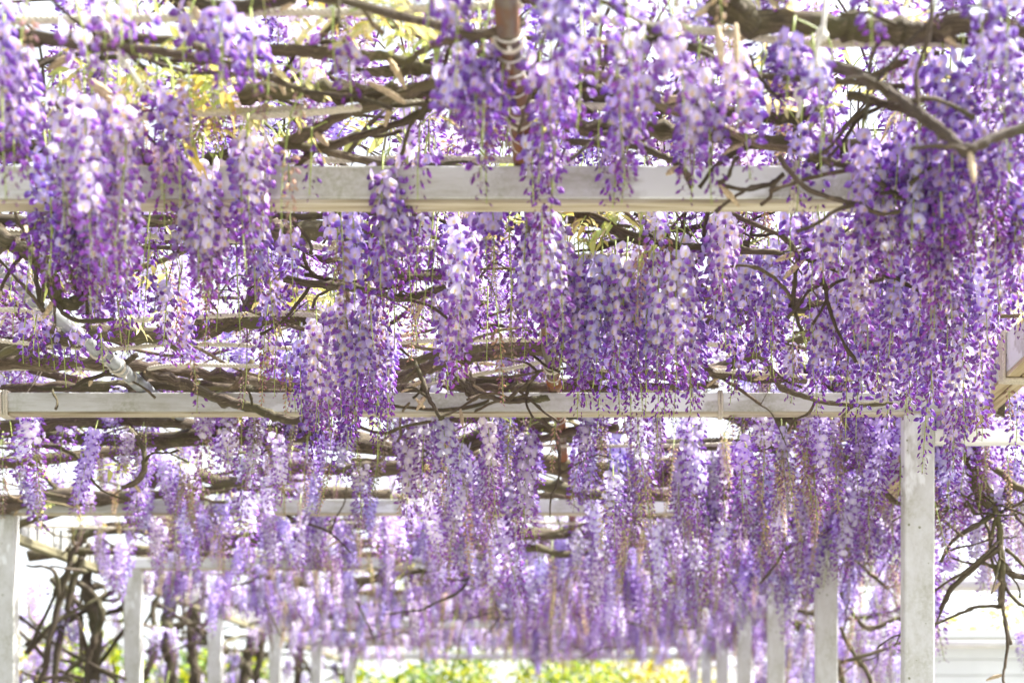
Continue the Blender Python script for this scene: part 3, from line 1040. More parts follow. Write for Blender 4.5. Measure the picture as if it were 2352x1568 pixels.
# vines across every bay further on (one plant each)
BAYV = []
HALF = BAY / 2
for i, y0 in [(i, BEAM_Y[i] + HALF * k) for i in range(1, 7) for k in (0, 1)]:
    rear = y0 > BEAM_Y[i] + .1
    v = Vine('dark vine network lying %s the %s beam' % (('just in front of', ORD[i + 1]) if rear else ('just behind', ORD[i])) if i < 6 or not rear
             else 'last vine network, where the walkway ends before the yellow shrubs')
    BAYV.append(v)
    ns = 4 if i < 5 else 3
    for k in range(ns):
        y = y0 + (k + .5) * HALF / ns + R(-.1, .1)
        h = R(.91, 1.0)
        x = R(-2.6, -2.2)
        x1 = rng.choice([1.3, 1.3, .9, .2, -.5])
        if rng.random() < .3:
            x, x1 = R(-1.3, -.2), 1.4
        pts = []
        th = R(.008, .024)
        ph = R(0, 6.3)
        while x < x1:
            pts.append((x, y + .16 * sin(x * R(1.6, 2.2) + ph) + R(-.07, .07), CAMZ + h + .035 * sin(x * 2.7 + ph * 2) + R(-.03, .03), th * R(.8, 1.2)))
            x += R(.16, .36)
        if len(pts) < 3:
            continue
        v.stem(pts, sides=7, per=4)
    for k in range(26 if i < 3 else 12 if i < 5 else 0):          # thin tan and grey stems woven between
        p = Vector((R(-2.3, 1.1), R(y0, y0 + HALF), CAMZ + R(.90, 1.12)))
        dr = Vector((R(-1, 1), R(-.35, .35), R(-.3, .2))).normalized()
        th = R(.003, .007)
        pts = []
        for q in range(rng.choice([5, 7, 9])):
            pts.append((*p, th * (1 - .05 * q)))
            dr = (dr + Vector((R(-.25, .25), R(-.3, .3), R(-.32, .28)))).normalized()
            p = p + dr * R(.06, .14)
            p.z = max(p.z, CAMZ + .87)
        g = rng.choice([.8, 1.2, 1.8, 2.3])
        v.stem(pts, sides=5, per=3, tint=(g, g * .96, g * .88))
    for k in range(12 if i < 4 else 6):
        a = rng.choice(v.pts)
        pts = [(*a, R(.004, .012))]
        dr = Vector((R(-1, 1), R(-.6, .6), R(-.4, .2))).normalized()
        p = a.copy()
        for q in range(5):
            dr = (dr + Vector((R(-.6, .6), R(-.5, .5), R(-.5, .4)))).normalized()
            p = p + dr * R(.05, .13)
            pts.append((*p, pts[0][3] * (.9 - .14 * q)))
        v.stem(pts, sides=6, per=4)
    twigs(v, 10 if i < 4 else 4, .08, .25)

for lab, d0, d1, n in (('tangle of thin tan and grey stems over the canopy in front of the nearest beam', 1.5, 2.02, 30),
                       ('tangle of thin bare stems over the canopy just behind the nearest beam', 2.06, 2.65, 34),
                       ('tangle of thin bare stems over the canopy just in front of the second beam', 2.65, 3.27, 34)):
    v = Vine(lab)
    for k in range(n):
        p = Vector((R(-2.1, 1.0), R(d0, d1), CAMZ + R(.94, 1.2)))
        dr = Vector((R(-1, 1), R(-.35, .35), R(-.25, .2))).normalized()
        th = R(.0025, .0075)
        pts = []
        for q in range(rng.choice([5, 6, 8, 10])):
            pts.append((*p, th * (1 - .05 * q)))
            dr = (dr + Vector((R(-.25, .25), R(-.3, .3), R(-.32, .28)))).normalized()
            p = p + dr * R(.05, .12)
            p.y = min(max(p.y, d0), d1)
            p.z = max(p.z, CAMZ + .925)
        g = rng.choice([.7, 1.0, 1.3, 1.9, 2.2])
        v.stem(pts, sides=6, per=4, tint=(g, g * .97, g * .9))
    twigs(v, 26, .05, .16)

# vines climbing from the ground outside the left posts
CLIMB = [
    ('slim double-trunked vine climbing at left beside the repainted post', [([(40, 1640), (95, 1560), (118, 1450), (150, 1330), (170, 1260), (200, 1235)], 15, 5.6), ([(120, 1640), (132, 1500), (160, 1370), (180, 1300), (205, 1250)], 17, 5.7),
     ([(60, 1500), (110, 1400), (140, 1330), (190, 1280)], 9, 5.6), ([(50, 1420), (130, 1480), (200, 1520), (290, 1560)], 9, 5.9)]),
    ('thick pale trunk with a curling side stem, left of the second left post', [([(230, 1680), (215, 1560), (222, 1460), (205, 1380), (200, 1300), (235, 1240)], 28, 6.0),
     ([(150, 1320), (210, 1360), (235, 1410), (215, 1470), (200, 1540), (210, 1640)], 15, 5.9), ([(60, 1480), (150, 1430), (240, 1370), (290, 1340)], 11, 6.0), ([(200, 1560), (260, 1480), (300, 1420), (330, 1350)], 10, 6.1),
     ([(120, 1330), (200, 1400), (270, 1400), (330, 1330)], 14, 6.2)]),
    ('stout trunk standing behind the gap between the second and third left posts', [([(400, 1680), (395, 1560), (385, 1460), (395, 1380), (440, 1340)], 30, 8.2), ([(330, 1560), (360, 1480), (350, 1400), (375, 1350)], 14, 7.9),
     ([(350, 1380), (400, 1410), (450, 1440), (480, 1480)], 12, 8.0)]),
    ('dark trunk leaning right, nearest the third left post', [([(455, 1680), (450, 1560), (440, 1470), (450, 1400), (470, 1350)], 30, 8.6), ([(340, 1500), (400, 1450), (450, 1380)], 13, 8.4), ([(440, 1480), (475, 1430), (500, 1390)], 12, 8.6)]),
    ('twisted trunk pair behind the third and fourth left posts', [([(560, 1690), (562, 1560), (572, 1480), (590, 1420), (600, 1390)], 26, 9.8), ([(600, 1680), (590, 1570), (600, 1480), (615, 1420)], 20, 9.9), ([(510, 1480), (560, 1520), (580, 1560)], 12, 9.7)]),
    ('leaning dark trunk far down the left side, near the yellow shrubs', [([(790, 1680), (800, 1560), (815, 1500), (835, 1450), (880, 1420)], 22, 11.5), ([(800, 1550), (780, 1490), (760, 1440)], 11, 11.5)]),
    ('far dark trunk behind the fourth left post', [([(670, 1690), (680, 1570), (690, 1500), (700, 1450)], 20, 11.0), ([(720, 1560), (690, 1500), (660, 1470)], 9, 11.0)]),
]
LEFTV = []
for lab, stems in CLIMB:
    v = Vine(lab, 'wisteria trunks climbing the left side')
    LEFTV.append(v)
    for k, (pix, th, d) in enumerate(stems):
        pts = px_stem(pix, th, d=d, taper=.8)
        if k == 0:
            b = pts[0]
            pts = [(b[0] + R(-.1, .1), b[1], -0.05, b[3] * 1.25), (b[0], b[1], 0.5, b[3] * 1.1)] + pts if b[2] > 0.6 else pts
        v.stem(pts, 'trunk' if k == 0 else 'branch', lump=.3, tint=(.62, .6, .56))
    for _ in range(14):
        a = rng.choice(v.pts[4:])
        pts = [(*a, .012)]
        dr = Vector((R(-1, 1), R(-.7, .7), R(-.3, .8))).normalized()
        p = a.copy()
        for q in range(4):
            dr = (dr + Vector((R(-.5, .5), R(-.4, .4), R(-.5, .5)))).normalized()
            p = p + dr * R(.08, .2)
            p.z = min(p.z, CAMZ + .80)
            if p.x > -2.2:
                p.x = -2.2 - R(0, .1)
            pts.append((*p, .010 - .002 * q))
        v.stem(pts, sides=6, per=4)

# right side trunks and arching stems behind the right posts
RIGHTV = []
for lab, stems in (('dark stems weaving behind the right-hand posts, under the side arms', [([(1930, 1640), (1935, 1560), (1900, 1480), (1860, 1440), (1800, 1420)], 14, 6.6), ([(1820, 1430), (1870, 1480), (1930, 1560), (1990, 1620)], 13, 6.8), ([(1790, 1640), (1785, 1540), (1800, 1450), (1830, 1400)], 18, 7.6), ([(1830, 1400), (1880, 1410), (1960, 1420), (2060, 1400)], 12, 6.5)]),
                   ('thin arching stems between the large right post and the next', [([(1930, 1360), (1990, 1440), (2060, 1420), (2130, 1410)], 11, 5.2), ([(1930, 1520), (2000, 1500), (2080, 1470)], 10, 5.0), ([(1930, 1230), (1980, 1300), (2040, 1350)], 9, 5.0), ([(1940, 1640), (2000, 1570), (1960, 1500), (1930, 1440)], 12, 5.1)])):
    v = Vine(lab, 'wisteria stems on the right side')
    RIGHTV.append(v)
    for pix, th, d in stems:
        v.stem(px_stem(pix, th, d=d), lump=.3)
    twigs(v, 10, .08, .25)

# ------------------------------------------------------------------ racemes
import time
ALLP = None


def nearest(vs, p):
    best, bv, bp = 1e9, None, None
    for v in vs:
        for q in v.pts:
            d = (q - p).length_squared
            if q.z < p.z - .03:
                d *= 2.0
            if d < best:
                best, bv, bp = d, v, q
    return bv, bp, math.sqrt(best)


NR = [0, 0, 0]


def in_view(p, m=60):
    px, py = VX + p.x * FPX / p.y, VY - (p.z - CAMZ) * FPX / p.y
    return -m < px < 2352 + m and -250 - m < py < 1568


def screened(top, length):
    """places that stay free of hanging flowers: before the left frieze, before the shed"""
    px, py = VX + top.x * FPX / top.y, VY - (top.z - length - CAMZ) * FPX / top.y
    if px < 340 and top.y < 7.5 and py > 1195 + max(0, px - 60) * .47 and top.x > -2.3:
        return rng.random() < .85
    if px > 2150 and py > 1330:
        return rng.random() < .86
    return False


def raceme(vs, top, length, kind, tone, near=True, link=True, v=None):
    """hang one raceme whose flowers begin at `top`"""
    if v is None:
        v, q, dist = nearest(vs, top)
    else:
        q, dist = min(((p, (p - top).length) for p in v.pts), key=lambda z: z[1])
    sw = .10 if near else .24
    sway = Euler((R(-sw, sw), R(-sw, sw), R(0, 6.28))).to_matrix().to_4x4()
    mw = Matrix.Translation(top) @ sway
    tn = TONES[tone]
    g = R(.88, 1.12)
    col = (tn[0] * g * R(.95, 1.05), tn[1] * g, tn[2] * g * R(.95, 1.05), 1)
    if near:
        NR[0] += 1
        r = random.Random(rng.random())
        o = obj('raceme', rachis_mesh(kind, length, 0.03, r), v.root, mw=mw)
        for fk, m, t in floret_plan(kind, length, r):
            f = obj(NAME[fk], rng.choice(FLORET[fk]), o, mw=m)
            f.color = col if t < .5 else (col[0] * .93, col[1] * .9, col[2] * .96, 1)
            NR[1] += 1
    else:
        NR[2] += 1
        bl, ra = rng.choice(FAR[kind])
        s = length / 0.28
        w = (s * .35 + .65) * R(.95, 1.4)
        o = obj('raceme', ra, v.root, mw=mw @ Matrix.Diagonal((w, w, s, 1)))
        b = obj('blossoms', bl, o)
        b.color = col
        b['kind'] = 'stuff'
    # green stalk / twig up to the vine
    if link and dist > 0.015 and dist < 0.45:
        a = mw @ Vector((0, 0, 0.028))
        mid = a.lerp(q, .5) + Vector((R(-.02, .02), R(-.02, .02), R(0.0, .03)))
        mb = MB()
        w = 1.0 if dist > .12 else .6
        tube(mb, spline([(*q, .0026 * w), (*mid, .0020 * w), (*a, .0016 * w)], 5), 5, lump=.15)
        o2 = obj('stalk', mb.mesh('stalk', [M['bark'] if dist > .09 else M['green_stem']]), v.root)


# placed after the photograph: x, y of the first flowers, y of the tip, kind, tone
RAC = [
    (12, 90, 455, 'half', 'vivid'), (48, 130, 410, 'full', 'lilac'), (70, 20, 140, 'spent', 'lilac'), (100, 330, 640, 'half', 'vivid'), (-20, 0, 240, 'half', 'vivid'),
    (140, 215, 520, 'full', 'pale'), (195, 205, 600, 'full', 'pale'), (245, 215, 650, 'full', 'pale'), (290, 225, 570, 'half', 'pale'), (165, 350, 720, 'half', 'lilac'), (225, 380, 700, 'full', 'pale'), (315, 300, 500, 'young', 'lilac'), (120, 420, 640, 'half', 'lilac'),
    (360, 170, 470, 'young', 'vivid'), (395, 200, 480, 'half', 'vivid'), (430, 150, 330, 'spent', 'lilac'), (375, 330, 520, 'half', 'warm'), (345, 500, 690, 'young', 'vivid'),
    (440, 370, 660, 'full', 'pale'), (490, 390, 670, 'full', 'pale'), (525, 410, 690, 'young', 'vivid'), (555, 330, 640, 'half', 'vivid'), (600, 315, 520, 'full', 'pale'), (640, 325, 530, 'half', 'lilac'), (575, 450, 640, 'half', 'vivid'), (665, 340, 450, 'young', 'vivid'),
    (450, 30, 170, 'half', 'dark'), (490, 45, 190, 'half', 'dark'), (530, 30, 240, 'half', 'vivid'), (575, 70, 220, 'half', 'vivid'), (610, 160, 300, 'spent', 'lilac'), (320, 20, 130, 'young', 'vivid'), (250, 20, 120, 'half', 'pale'), (180, 60, 180, 'half', 'pale'),
    (715, 340, 450, 'young', 'dark'), (800, 110, 240, 'half', 'lilac'), (690, 170, 300, 'spent', 'lilac'), (770, 60, 190, 'young', 'lilac'),
    (1035, -60, 190, 'half', 'vivid'), (1065, 110, 330, 'half', 'lilac'), (1110, 100, 420, 'half', 'vivid'), (1085, 220, 470, 'half', 'vivid'), (1130, 170, 360, 'half', 'vivid'), (1050, 160, 300, 'full', 'lilac'), (1010, -80, 130, 'young', 'vivid'),
    (1225, 290, 470, 'half', 'lilac'), (1255, 320, 560, 'half', 'vivid'), (1215, 400, 610, 'half', 'vivid'), (1290, 190, 440, 'half', 'vivid'), (1270, 130, 350, 'half', 'lilac'), (1300, -160, 150, 'full', 'lilac'), (1345, -140, 90, 'half', 'lilac'), (1390, -80, 190, 'half', 'vivid'), (1330, 80, 310, 'half', 'lilac'),
    (1420, 180, 440, 'half', 'vivid'), (1385, 240, 400, 'young', 'vivid'), (1455, 230, 470, 'half', 'lilac'), (1480, 120, 330, 'full', 'lilac'), (1410, 330, 480, 'half', 'vivid'), (1440, 60, 250, 'half', 'pale'), (1500, 260, 420, 'half', 'pale'),
    (1540, 60, 240, 'full', 'lilac'), (1575, 110, 330, 'half', 'lilac'), (1605, 150, 400, 'full', 'lilac'), (1640, 230, 470, 'half', 'vivid'), (1590, 250, 460, 'half', 'vivid'), (1690, 120, 300, 'full', 'pale'), (1720, 200, 420, 'half', 'vivid'), (1665, 60, 200, 'half', 'pale'),
    (1760, 80, 250, 'half', 'lilac'), (1800, 230, 450, 'full', 'lilac'), (1840, 290, 500, 'half', 'vivid'), (1780, 250, 380, 'young', 'vivid'), (1870, 130, 330, 'half', 'lilac'), (1890, 320, 500, 'half', 'vivid'), (1820, 90, 230, 'half', 'dark'), (1905, 220, 400, 'young', 'vivid'),
    (1650, -50, 60, 'spent', 'lilac'), (1700, -40, 90, 'spent', 'lilac'), (1560, -60, 80, 'spent', 'lilac'), (2050, -40, 210, 'young', 'lilac'), (2010, -60, 110, 'half', 'vivid'),
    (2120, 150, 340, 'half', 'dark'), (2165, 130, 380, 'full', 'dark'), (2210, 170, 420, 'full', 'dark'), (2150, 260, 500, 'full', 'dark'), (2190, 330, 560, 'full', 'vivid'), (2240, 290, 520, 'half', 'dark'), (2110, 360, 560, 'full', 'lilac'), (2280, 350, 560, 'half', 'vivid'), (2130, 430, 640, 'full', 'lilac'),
    (2300, 80, 400, 'half', 'lilac'), (2335, 130, 420, 'half', 'lilac'), (2270, 60, 250, 'half', 'vivid'), (2320, -40, 160, 'half', 'vivid'), (2250, -60, 120, 'half', 'dark'), (2380, 200, 500, 'full', 'pale'), (2320, 330, 560, 'full', 'pale'),
    (880, 395, 580, 'half', 'lilac'), (910, 415, 620, 'full', 'lilac'), (945, 400, 560, 'half', 'vivid'), (965, 320, 470, 'young', 'vivid'), (930, 340, 480, 'half', 'lilac'), (985, 350, 460, 'half', 'vivid'), (895, 520, 700, 'half', 'lilac'),
    (1050, 505, 760, 'full', 'pale'), (1075, 530, 870, 'full', 'pale'), (1040, 640, 905, 'full', 'lilac'), (1100, 470, 620, 'half', 'vivid'), (1140, 440, 610, 'young', 'vivid'), (1005, 540, 740, 'young', 'vivid'), (960, 600, 790, 'young', 'vivid'), (1165, 480, 690, 'young', 'dark'), (1185, 600, 780, 'young', 'vivid'), (1120, 690, 840, 'young', 'dark'),
    (1240, 520, 800, 'full', 'pale'), (1275, 490, 760, 'full', 'pale'), (1225, 610, 850, 'half', 'vivid'), (1300, 560, 860, 'full', 'lilac'), (1340, 590, 930, 'full', 'lilac'), (1265, 640, 890, 'half', 'vivid'), (1380, 570, 900, 'full', 'lilac'), (1410, 610, 960, 'full', 'lilac'), (1330, 720, 960, 'half', 'vivid'),
    (1440, 560, 860, 'full', 'pale'), (1470, 640, 960, 'half', 'vivid'), (1500, 590, 900, 'full', 'lilac'), (1520, 680, 1030, 'half', 'vivid'), (1555, 560, 880, 'full', 'pale'), (1590, 640, 960, 'full', 'lilac'), (1615, 720, 940, 'half', 'vivid'), (1560, 730, 990, 'half', 'vivid'), (1450, 720, 990, 'half', 'vivid'), (1400, 740, 1000, 'half', 'vivid'), (1510, 480, 640, 'half', 'pale'),
    (1640, 520, 740, 'half', 'lilac'), (1670, 500, 680, 'full', 'pale'), (1700, 580, 760, 'full', 'lilac'), (1735, 640, 850, 'half', 'lilac'), (1765, 560, 770, 'full', 'lilac'), (1790, 690, 900, 'half', 'vivid'), (1820, 480, 620, 'half', 'vivid'), (1700, 760, 930, 'half', 'vivid'), (1745, 720, 900, 'half', 'vivid'), (1650, 600, 800, 'full', 'lilac'),
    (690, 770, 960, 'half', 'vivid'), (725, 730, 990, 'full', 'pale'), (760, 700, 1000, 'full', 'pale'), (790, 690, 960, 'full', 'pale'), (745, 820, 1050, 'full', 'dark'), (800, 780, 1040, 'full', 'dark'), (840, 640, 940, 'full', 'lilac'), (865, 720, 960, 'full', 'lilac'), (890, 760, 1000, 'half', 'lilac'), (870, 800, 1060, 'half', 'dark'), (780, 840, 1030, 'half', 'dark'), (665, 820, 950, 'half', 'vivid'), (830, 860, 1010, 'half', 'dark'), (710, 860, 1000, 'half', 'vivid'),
    (380, 650, 800, 'half', 'lilac'), (415, 660, 840, 'full', 'lilac'), (340, 590, 760, 'young', 'vivid'), (265, 600, 790, 'half', 'vivid'), (640, 640, 770, 'half', 'vivid'), (620, 680, 800, 'half', 'vivid'), (230, 640, 850, 'half', 'vivid'), (200, 560, 760, 'full', 'lilac'), (75, 740, 840, 'half', 'dark'), (110, 730, 850, 'half', 'vivid'), (175, 760, 850, 'half', 'vivid'), (50, 640, 740, 'half', 'lilac'), (545, 620, 790, 'young', 'vivid'), (505, 600, 760, 'young', 'vivid'), (300, 700, 820, 'young', 'lilac'), (150, 800, 890, 'young', 'vivid'), (440, 800, 900, 'spent', 'lilac'), (470, 700, 800, 'young', 'vivid'),
    (600, 770, 860, 'half', 'pale'), (455, 900, 950, 'young', 'vivid'), (30, 590, 690, 'half', 'lilac'),
    (1930, 600, 830, 'full', 'lilac'), (1900, 700, 890, 'full', 'lilac'), (1960, 640, 900, 'full', 'lilac'), (1990, 560, 800, 'full', 'pale'), (1950, 760, 1010, 'half', 'vivid'), (1985, 800, 1020, 'half', 'vivid'), (2030, 620, 900, 'full', 'lilac'), (2060, 540, 820, 'full', 'lilac'), (2040, 740, 980, 'full', 'lilac'), (2085, 650, 940, 'full', 'pale'), (2110, 560, 860, 'full', 'lilac'),
    (2140, 460, 760, 'full', 'pale'), (2175, 430, 740, 'full', 'lilac'), (2200, 520, 840, 'full', 'lilac'), (2225, 610, 900, 'full', 'pale'), (2150, 640, 920, 'full', 'lilac'), (2185, 720, 980, 'full', 'pale'), (2240, 760, 1010, 'full', 'pale'), (2140, 820, 1090, 'half', 'vivid'), (2175, 850, 1080, 'full', 'lilac'), (2215, 880, 1050, 'half', 'lilac'), (2120, 900, 1140, 'half', 'vivid'), (2080, 820, 960, 'half', 'vivid'), (2255, 560, 800, 'full', 'pale'), (2290, 500, 720, 'full', 'pale'), (2330, 470, 680, 'full', 'pale'), (2300, 620, 800, 'half', 'lilac'), (2340, 600, 780, 'half', 'vivid'), (1860, 620, 800, 'half', 'lilac'), (1870, 520, 680, 'half', 'vivid'), (1910, 480, 640, 'full', 'pale'), (2020, 460, 650, 'half', 'pale'), (2060, 430, 600, 'half', 'lilac'), (1880, 800, 960, 'half', 'vivid'), (1820, 800, 930, 'half', 'lilac'), (2310, 960, 1090, 'half', 'vivid'), (2335, 880, 1060, 'half', 'vivid'), (2340, 1000, 1180, 'young', 'vivid'),
]
NEARV = [v for v in VINES if v not in BAYV[4:] and v not in LEFTV]
RAC = [q for q in RAC if not (q[1] < 300 and 1340 < q[0] < 2110 and rng.random() < .42)]
RAC += [(x + rng.choice([-1, 1]) * R(14, 30), y0 + R(-25, 30), y1 + R(-40, 10), kind, rng.choice([tone, tone, 'pale'])) for (x, y0, y1, kind, tone) in RAC
        if (kind == 'full' or (kind == 'half' and rng.random() < .25)) and not (y0 < 300 and x > 1340)]
RAC += [(1975 + 13 * k + R(-8, 8), R(300, 420), R(520, 640), rng.choice(['full', 'half', 'full']), rng.choice(['lilac', 'pale', 'vivid'])) for k in range(30)]
RAC += [(R(110, 330), R(330, 430), R(600, 720), 'full', rng.choice(['lilac', 'pale'])) for k in range(8)]
RAC += [(R(400, 1000), R(440, 560), R(620, 760), rng.choice(['half', 'young', 'full']), rng.choice(['lilac', 'pale', 'vivid'])) for k in range(12)]
RAC += [(455 + R(-30, 40), R(350, 470), R(600, 690), 'full', 'pale') for k in range(5)]
for (x, y0, y1, kind, tone) in RAC:
    h = R(.90, .97)
    d = depth_at(min(y0, 1000), h)
    if x > 1850 and y0 > 650:
        d *= R(.90, .97)
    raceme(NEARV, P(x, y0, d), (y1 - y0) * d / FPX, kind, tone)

for (x, y0, y1, kind, tone) in ((1990, 380, 520, 'half', 'lilac'), (2030, 360, 560, 'full', 'lilac'), (1960, 400, 500, 'young', 'vivid'), (2085, 390, 560, 'full', 'lilac'), (2350, 380, 600, 'full', 'pale'), (2010, 330, 470, 'half', 'vivid'), (2070, 300, 480, 'half', 'dark'), (2320, 250, 470, 'full', 'lilac')):
    d = depth_at(y0, .93)
    raceme(NEARV, P(x, y0, d), (y1 - y0) * d / FPX, kind, tone)
for _ in range(85):
    y = R(1.72, 3.4)
    top = Vector((R(-1.9, 1.0), y, CAMZ + R(.86, .99)))
    if abs(top.x + 1.10) < .14 or (y < 2.1 and top.x > -.05):
        continue
    if in_view(top, 0):
        raceme(NEARV, top, R(.09, .19), rng.choice(['spent', 'spent', 'young']), rng.choice(['lilac', 'warm', 'vivid']))

# the canopy's upper layer behind the placed ones: paler, sunlit, lying over the vines
for _ in range(1000):
    y = R(1.7, 3.7)
    h = R(1.03, 1.32)
    top = Vector((R(-2.0, 1.05), y, CAMZ + h))
    if in_view(top) and not (abs(top.x + 1.12) < .12 and y < 3.2 and h < 1.1):
        raceme(NEARV, top, min(R(.10, .24), h - .955), rng.choice(['full', 'half', 'half', 'spent', 'young', 'full']), rng.choice(['pale', 'lilac', 'pale', 'vivid']), near=False)

# the bays further on
for j, v in enumerate(BAYV):
    i = j // 2
    y0 = BEAM_Y[i + 1] + HALF * (j % 2)
    n = [285, 285, 270, 240, 180, 110][i]
    got = 0
    for _ in range(n * 4):
        if got >= n * .95:
            break
        x = R(-2.3, 1.1)
        y = y0 + R(0.01, HALF)
        u = rng.random()
        h = R(.86, 1.0) if u < .62 else R(1.0, 1.22) if u < .93 else R(.76, .88)
        if i >= 4:
            h = R(.92, 1.08)
        if i == 0:
            h = min(h, .95) if y < BEAM_Y[1] + .25 and u < .62 else h
        top = Vector((x, y, CAMZ + h))
        if not in_view(top, 80):
            continue
        if y < 4.3 and (abs(x / y + .0325) < .015 or abs(x + 1.16) < .075):
            continue
        # thinner towards the left side, clumped elsewhere
        dens = noise.noise(Vector((x * 2.6, y * 2.6, 3.7))) * 1.3 + .55 + (0 if x > -1.0 else (x + 1.0) * .16)
        if rng.random() > dens or screened(top, .24):
            continue
        got += 1
        kind = rng.choices(['full', 'half', 'young', 'spent'], [.29, .35, .09, .27])[0]
        cl = noise.noise(Vector((x * 3.1, y * 3.1, 9.0))) + R(-.25, .25)
        tone = 'pale' if cl > .16 else 'lilac' if cl > -.12 else 'vivid' if cl > -.4 else 'dark'
        L = R(.09, .30) * (1.1 if x > -.6 else .85) * (1 if i < 5 else .8)
        raceme(None, top, L, kind, tone, near=False, link=i < 2, v=v)

# flowers hanging outside the posts, right and left
def side_flowers(n, vs, xr, yr, hr, bias):
    k = 0
    while k < n:
        x, y = R(*xr), R(*yr)
        top = Vector((x, y, CAMZ + R(*hr)))
        if not in_view(top, 30) or screened(top, .24):
            k += .2
            continue
        k += 1
        raceme(vs, top, R(.16, .30), rng.choice(['full', 'half', 'half', 'young', 'spent']), rng.choice(bias), near=False)


side_flowers(130, [V_RIGHT], (.95, 2.2), (3.5, 4.6), (.62, 1.0), ['pale', 'lilac', 'lilac', 'vivid'])
side_flowers(210, RIGHTV, (.95, 1.65), (4.4, 8.5), (.5, 1.0), ['pale', 'lilac', 'lilac', 'vivid'])
side_flowers(150, RIGHTV, (.9, 1.6), (7, 12), (.4, .95), ['pale', 'lilac', 'vivid'])
side_flowers(290, LEFTV, (-5.5, -2.3), (5.0, 12), (.1, .95), ['pale', 'lilac', 'vivid'])

# ------------------------------------------------------------------ young leaves and fuzzy buds
def leaflet_mesh(r):
    mb = MB()
    L, w = 1.0, .30
    n = 5
    verts, cols = [], []
    for i in range(n + 1):
        t = i / n
        hw = w * .5 * sin(pi * (t ** .75)) ** .9 if 0 < t < 1 else .004
        dz = -.22 * t * t
        for s in (-1, 0, 1):
            verts.append((L * t, s * hw, dz + abs(s) * hw * .35))
            cols.append((.76, .68, .16) if s else (.74, .70, .28))
    f = [(i * 3 + k, i * 3 + k + 1, (i + 1) * 3 + k + 1, (i + 1) * 3 + k) for i in range(n) for k in range(2)]
    mb.add(verts, f, col=cols)
    return mb.mesh('leaflet', [M['leaf']])


LEAF = [leaflet_mesh(r0) for _ in range(2)]
LEAFTONE = [(1, 1, 1, 1), (.88, 1.0, .9, 1), (1.08, 1.02, 1.1, 1), (1.08, .95, .7, 1), (.74, .92, .8, 1), (1.05, 1.05, 1.6, 1)]


def leaf_sprig(p, L=.10, n=4, vs=None, v=None, down=.5):
    if v is None:
        v, q, dist = nearest(vs, p)
    ax = Vector((R(-1, 1), R(-1, .4), R(-down, .35))).normalized()
    side = ax.cross(Vector((0, 0, 1))).normalized()
    mb = MB()
    e = p + ax * L + Vector((0, 0, -.25 * L))
    tube(mb, spline([(0, 0, 0, .0013), (*(ax * L * .5 + Vector((0, 0, .01))), .001), (*(e - p), .0006)], 5), 4, col=(1, 1, 1))
    o = obj('leaf', mb.mesh('leaf_stalk', [M['green_stem']]), v.root, p)
    tone = rng.choice(LEAFTONE)
    for k in range(n * 2 + 1):
        t = .3 + .7 * (k // 2) / n if k < n * 2 else 1.0
        base = ax * (L * t) + Vector((0, 0, .01 * (1 - abs(2 * t - 1)) - .25 * L * t * t))
        s = (-1 if k % 2 else 1) if k < n * 2 else 0
        dr = (ax * (.7 if s else 1) + side * s * .8 + Vector((0, 0, R(-.7, 0)))).normalized()
        rot = dr.to_track_quat('X', 'Z').to_matrix().to_4x4()
        sz = R(.028, .05) * (1.1 - .3 * t) * L / .10
        f = obj('leaflet', rng.choice(LEAF), o, mw=Matrix.Translation(base) @ rot @ Euler((R(-.6, .6), 0, 0)).to_matrix().to_4x4() @ Matrix.Scale(sz, 4))
        f.color = tone


for (x, y, n, sp) in ((480, 215, 9, 60), (500, 250, 6, 60), (1395, 500, 6, 55), (1330, 490, 4, 40), (1130, 540, 4, 40), (790, 580, 4, 30), (860, 60, 10, 80), (890, 100, 6, 60), (740, 690, 7, 50), (700, 660, 4, 40), (1440, 520, 3, 40), (1150, 510, 3, 30), (1160, 330, 3, 20), (940, 320, 4, 60), (540, 290, 4, 60), (1850, 720, 3, 20), (1870, 760, 3, 20), (640, 740, 3, 20), (560, 860, 2, 20), (2080, 230, 4, 60), (1980, 110, 4, 60), (330, 210, 5, 50), (740, 20, 4, 60), (640, 250, 3, 40), (1760, 200, 3, 30), (400, 120, 4, 60), (1700, 600, 2, 40), (1540, 540, 3, 60)):
    for _ in range(n):
        xx, yy = x + R(-sp, sp), y + R(-sp * .6, sp * .6)
        leaf_sprig(P(xx, yy, depth_at(yy, R(.97, 1.06))), R(.06, .11), rng.choice([3, 4]), NEARV)
for i, v in enumerate(BAYV[:9]):
    for _ in range(18 if i < 4 else 8):
        a = rng.choice(v.pts)
        if in_view(a):
            leaf_sprig(a + Vector((R(-.1, .1), R(-.1, .1), R(.0, .12))), R(.07, .12), 3, v=v)


for _ in range(260):
    y = R(1.7, 3.6)
    p = Vector((R(-2.0, 1.05), y, CAMZ + R(.94, 1.2)))
    if in_view(p) and noise.noise(p * 1.7) > -.25:
        leaf_sprig(p, R(.06, .11), 3, NEARV)


def bud_cone(v, p, L, ax):
    mb = MB()
    n, s = 9, 7
    pts = []
    ax = ax.normalized()
    for i in range(n + 1):
        t = i / n
        q = p + ax * (L * t) + Vector((0, 0, -.12 * L * t * t))
        pts.append((*q, max(.0012, .0050 * sin(pi * (.08 + .86 * t)) ** .6 * (1.12 if i % 2 else .9))))
    tube(mb, pts, s, lump=.35, seed=R(0, 30))
    obj('catkin_bud', mb.mesh('catkin_bud', [M['bud_fuzz']]), v.root)


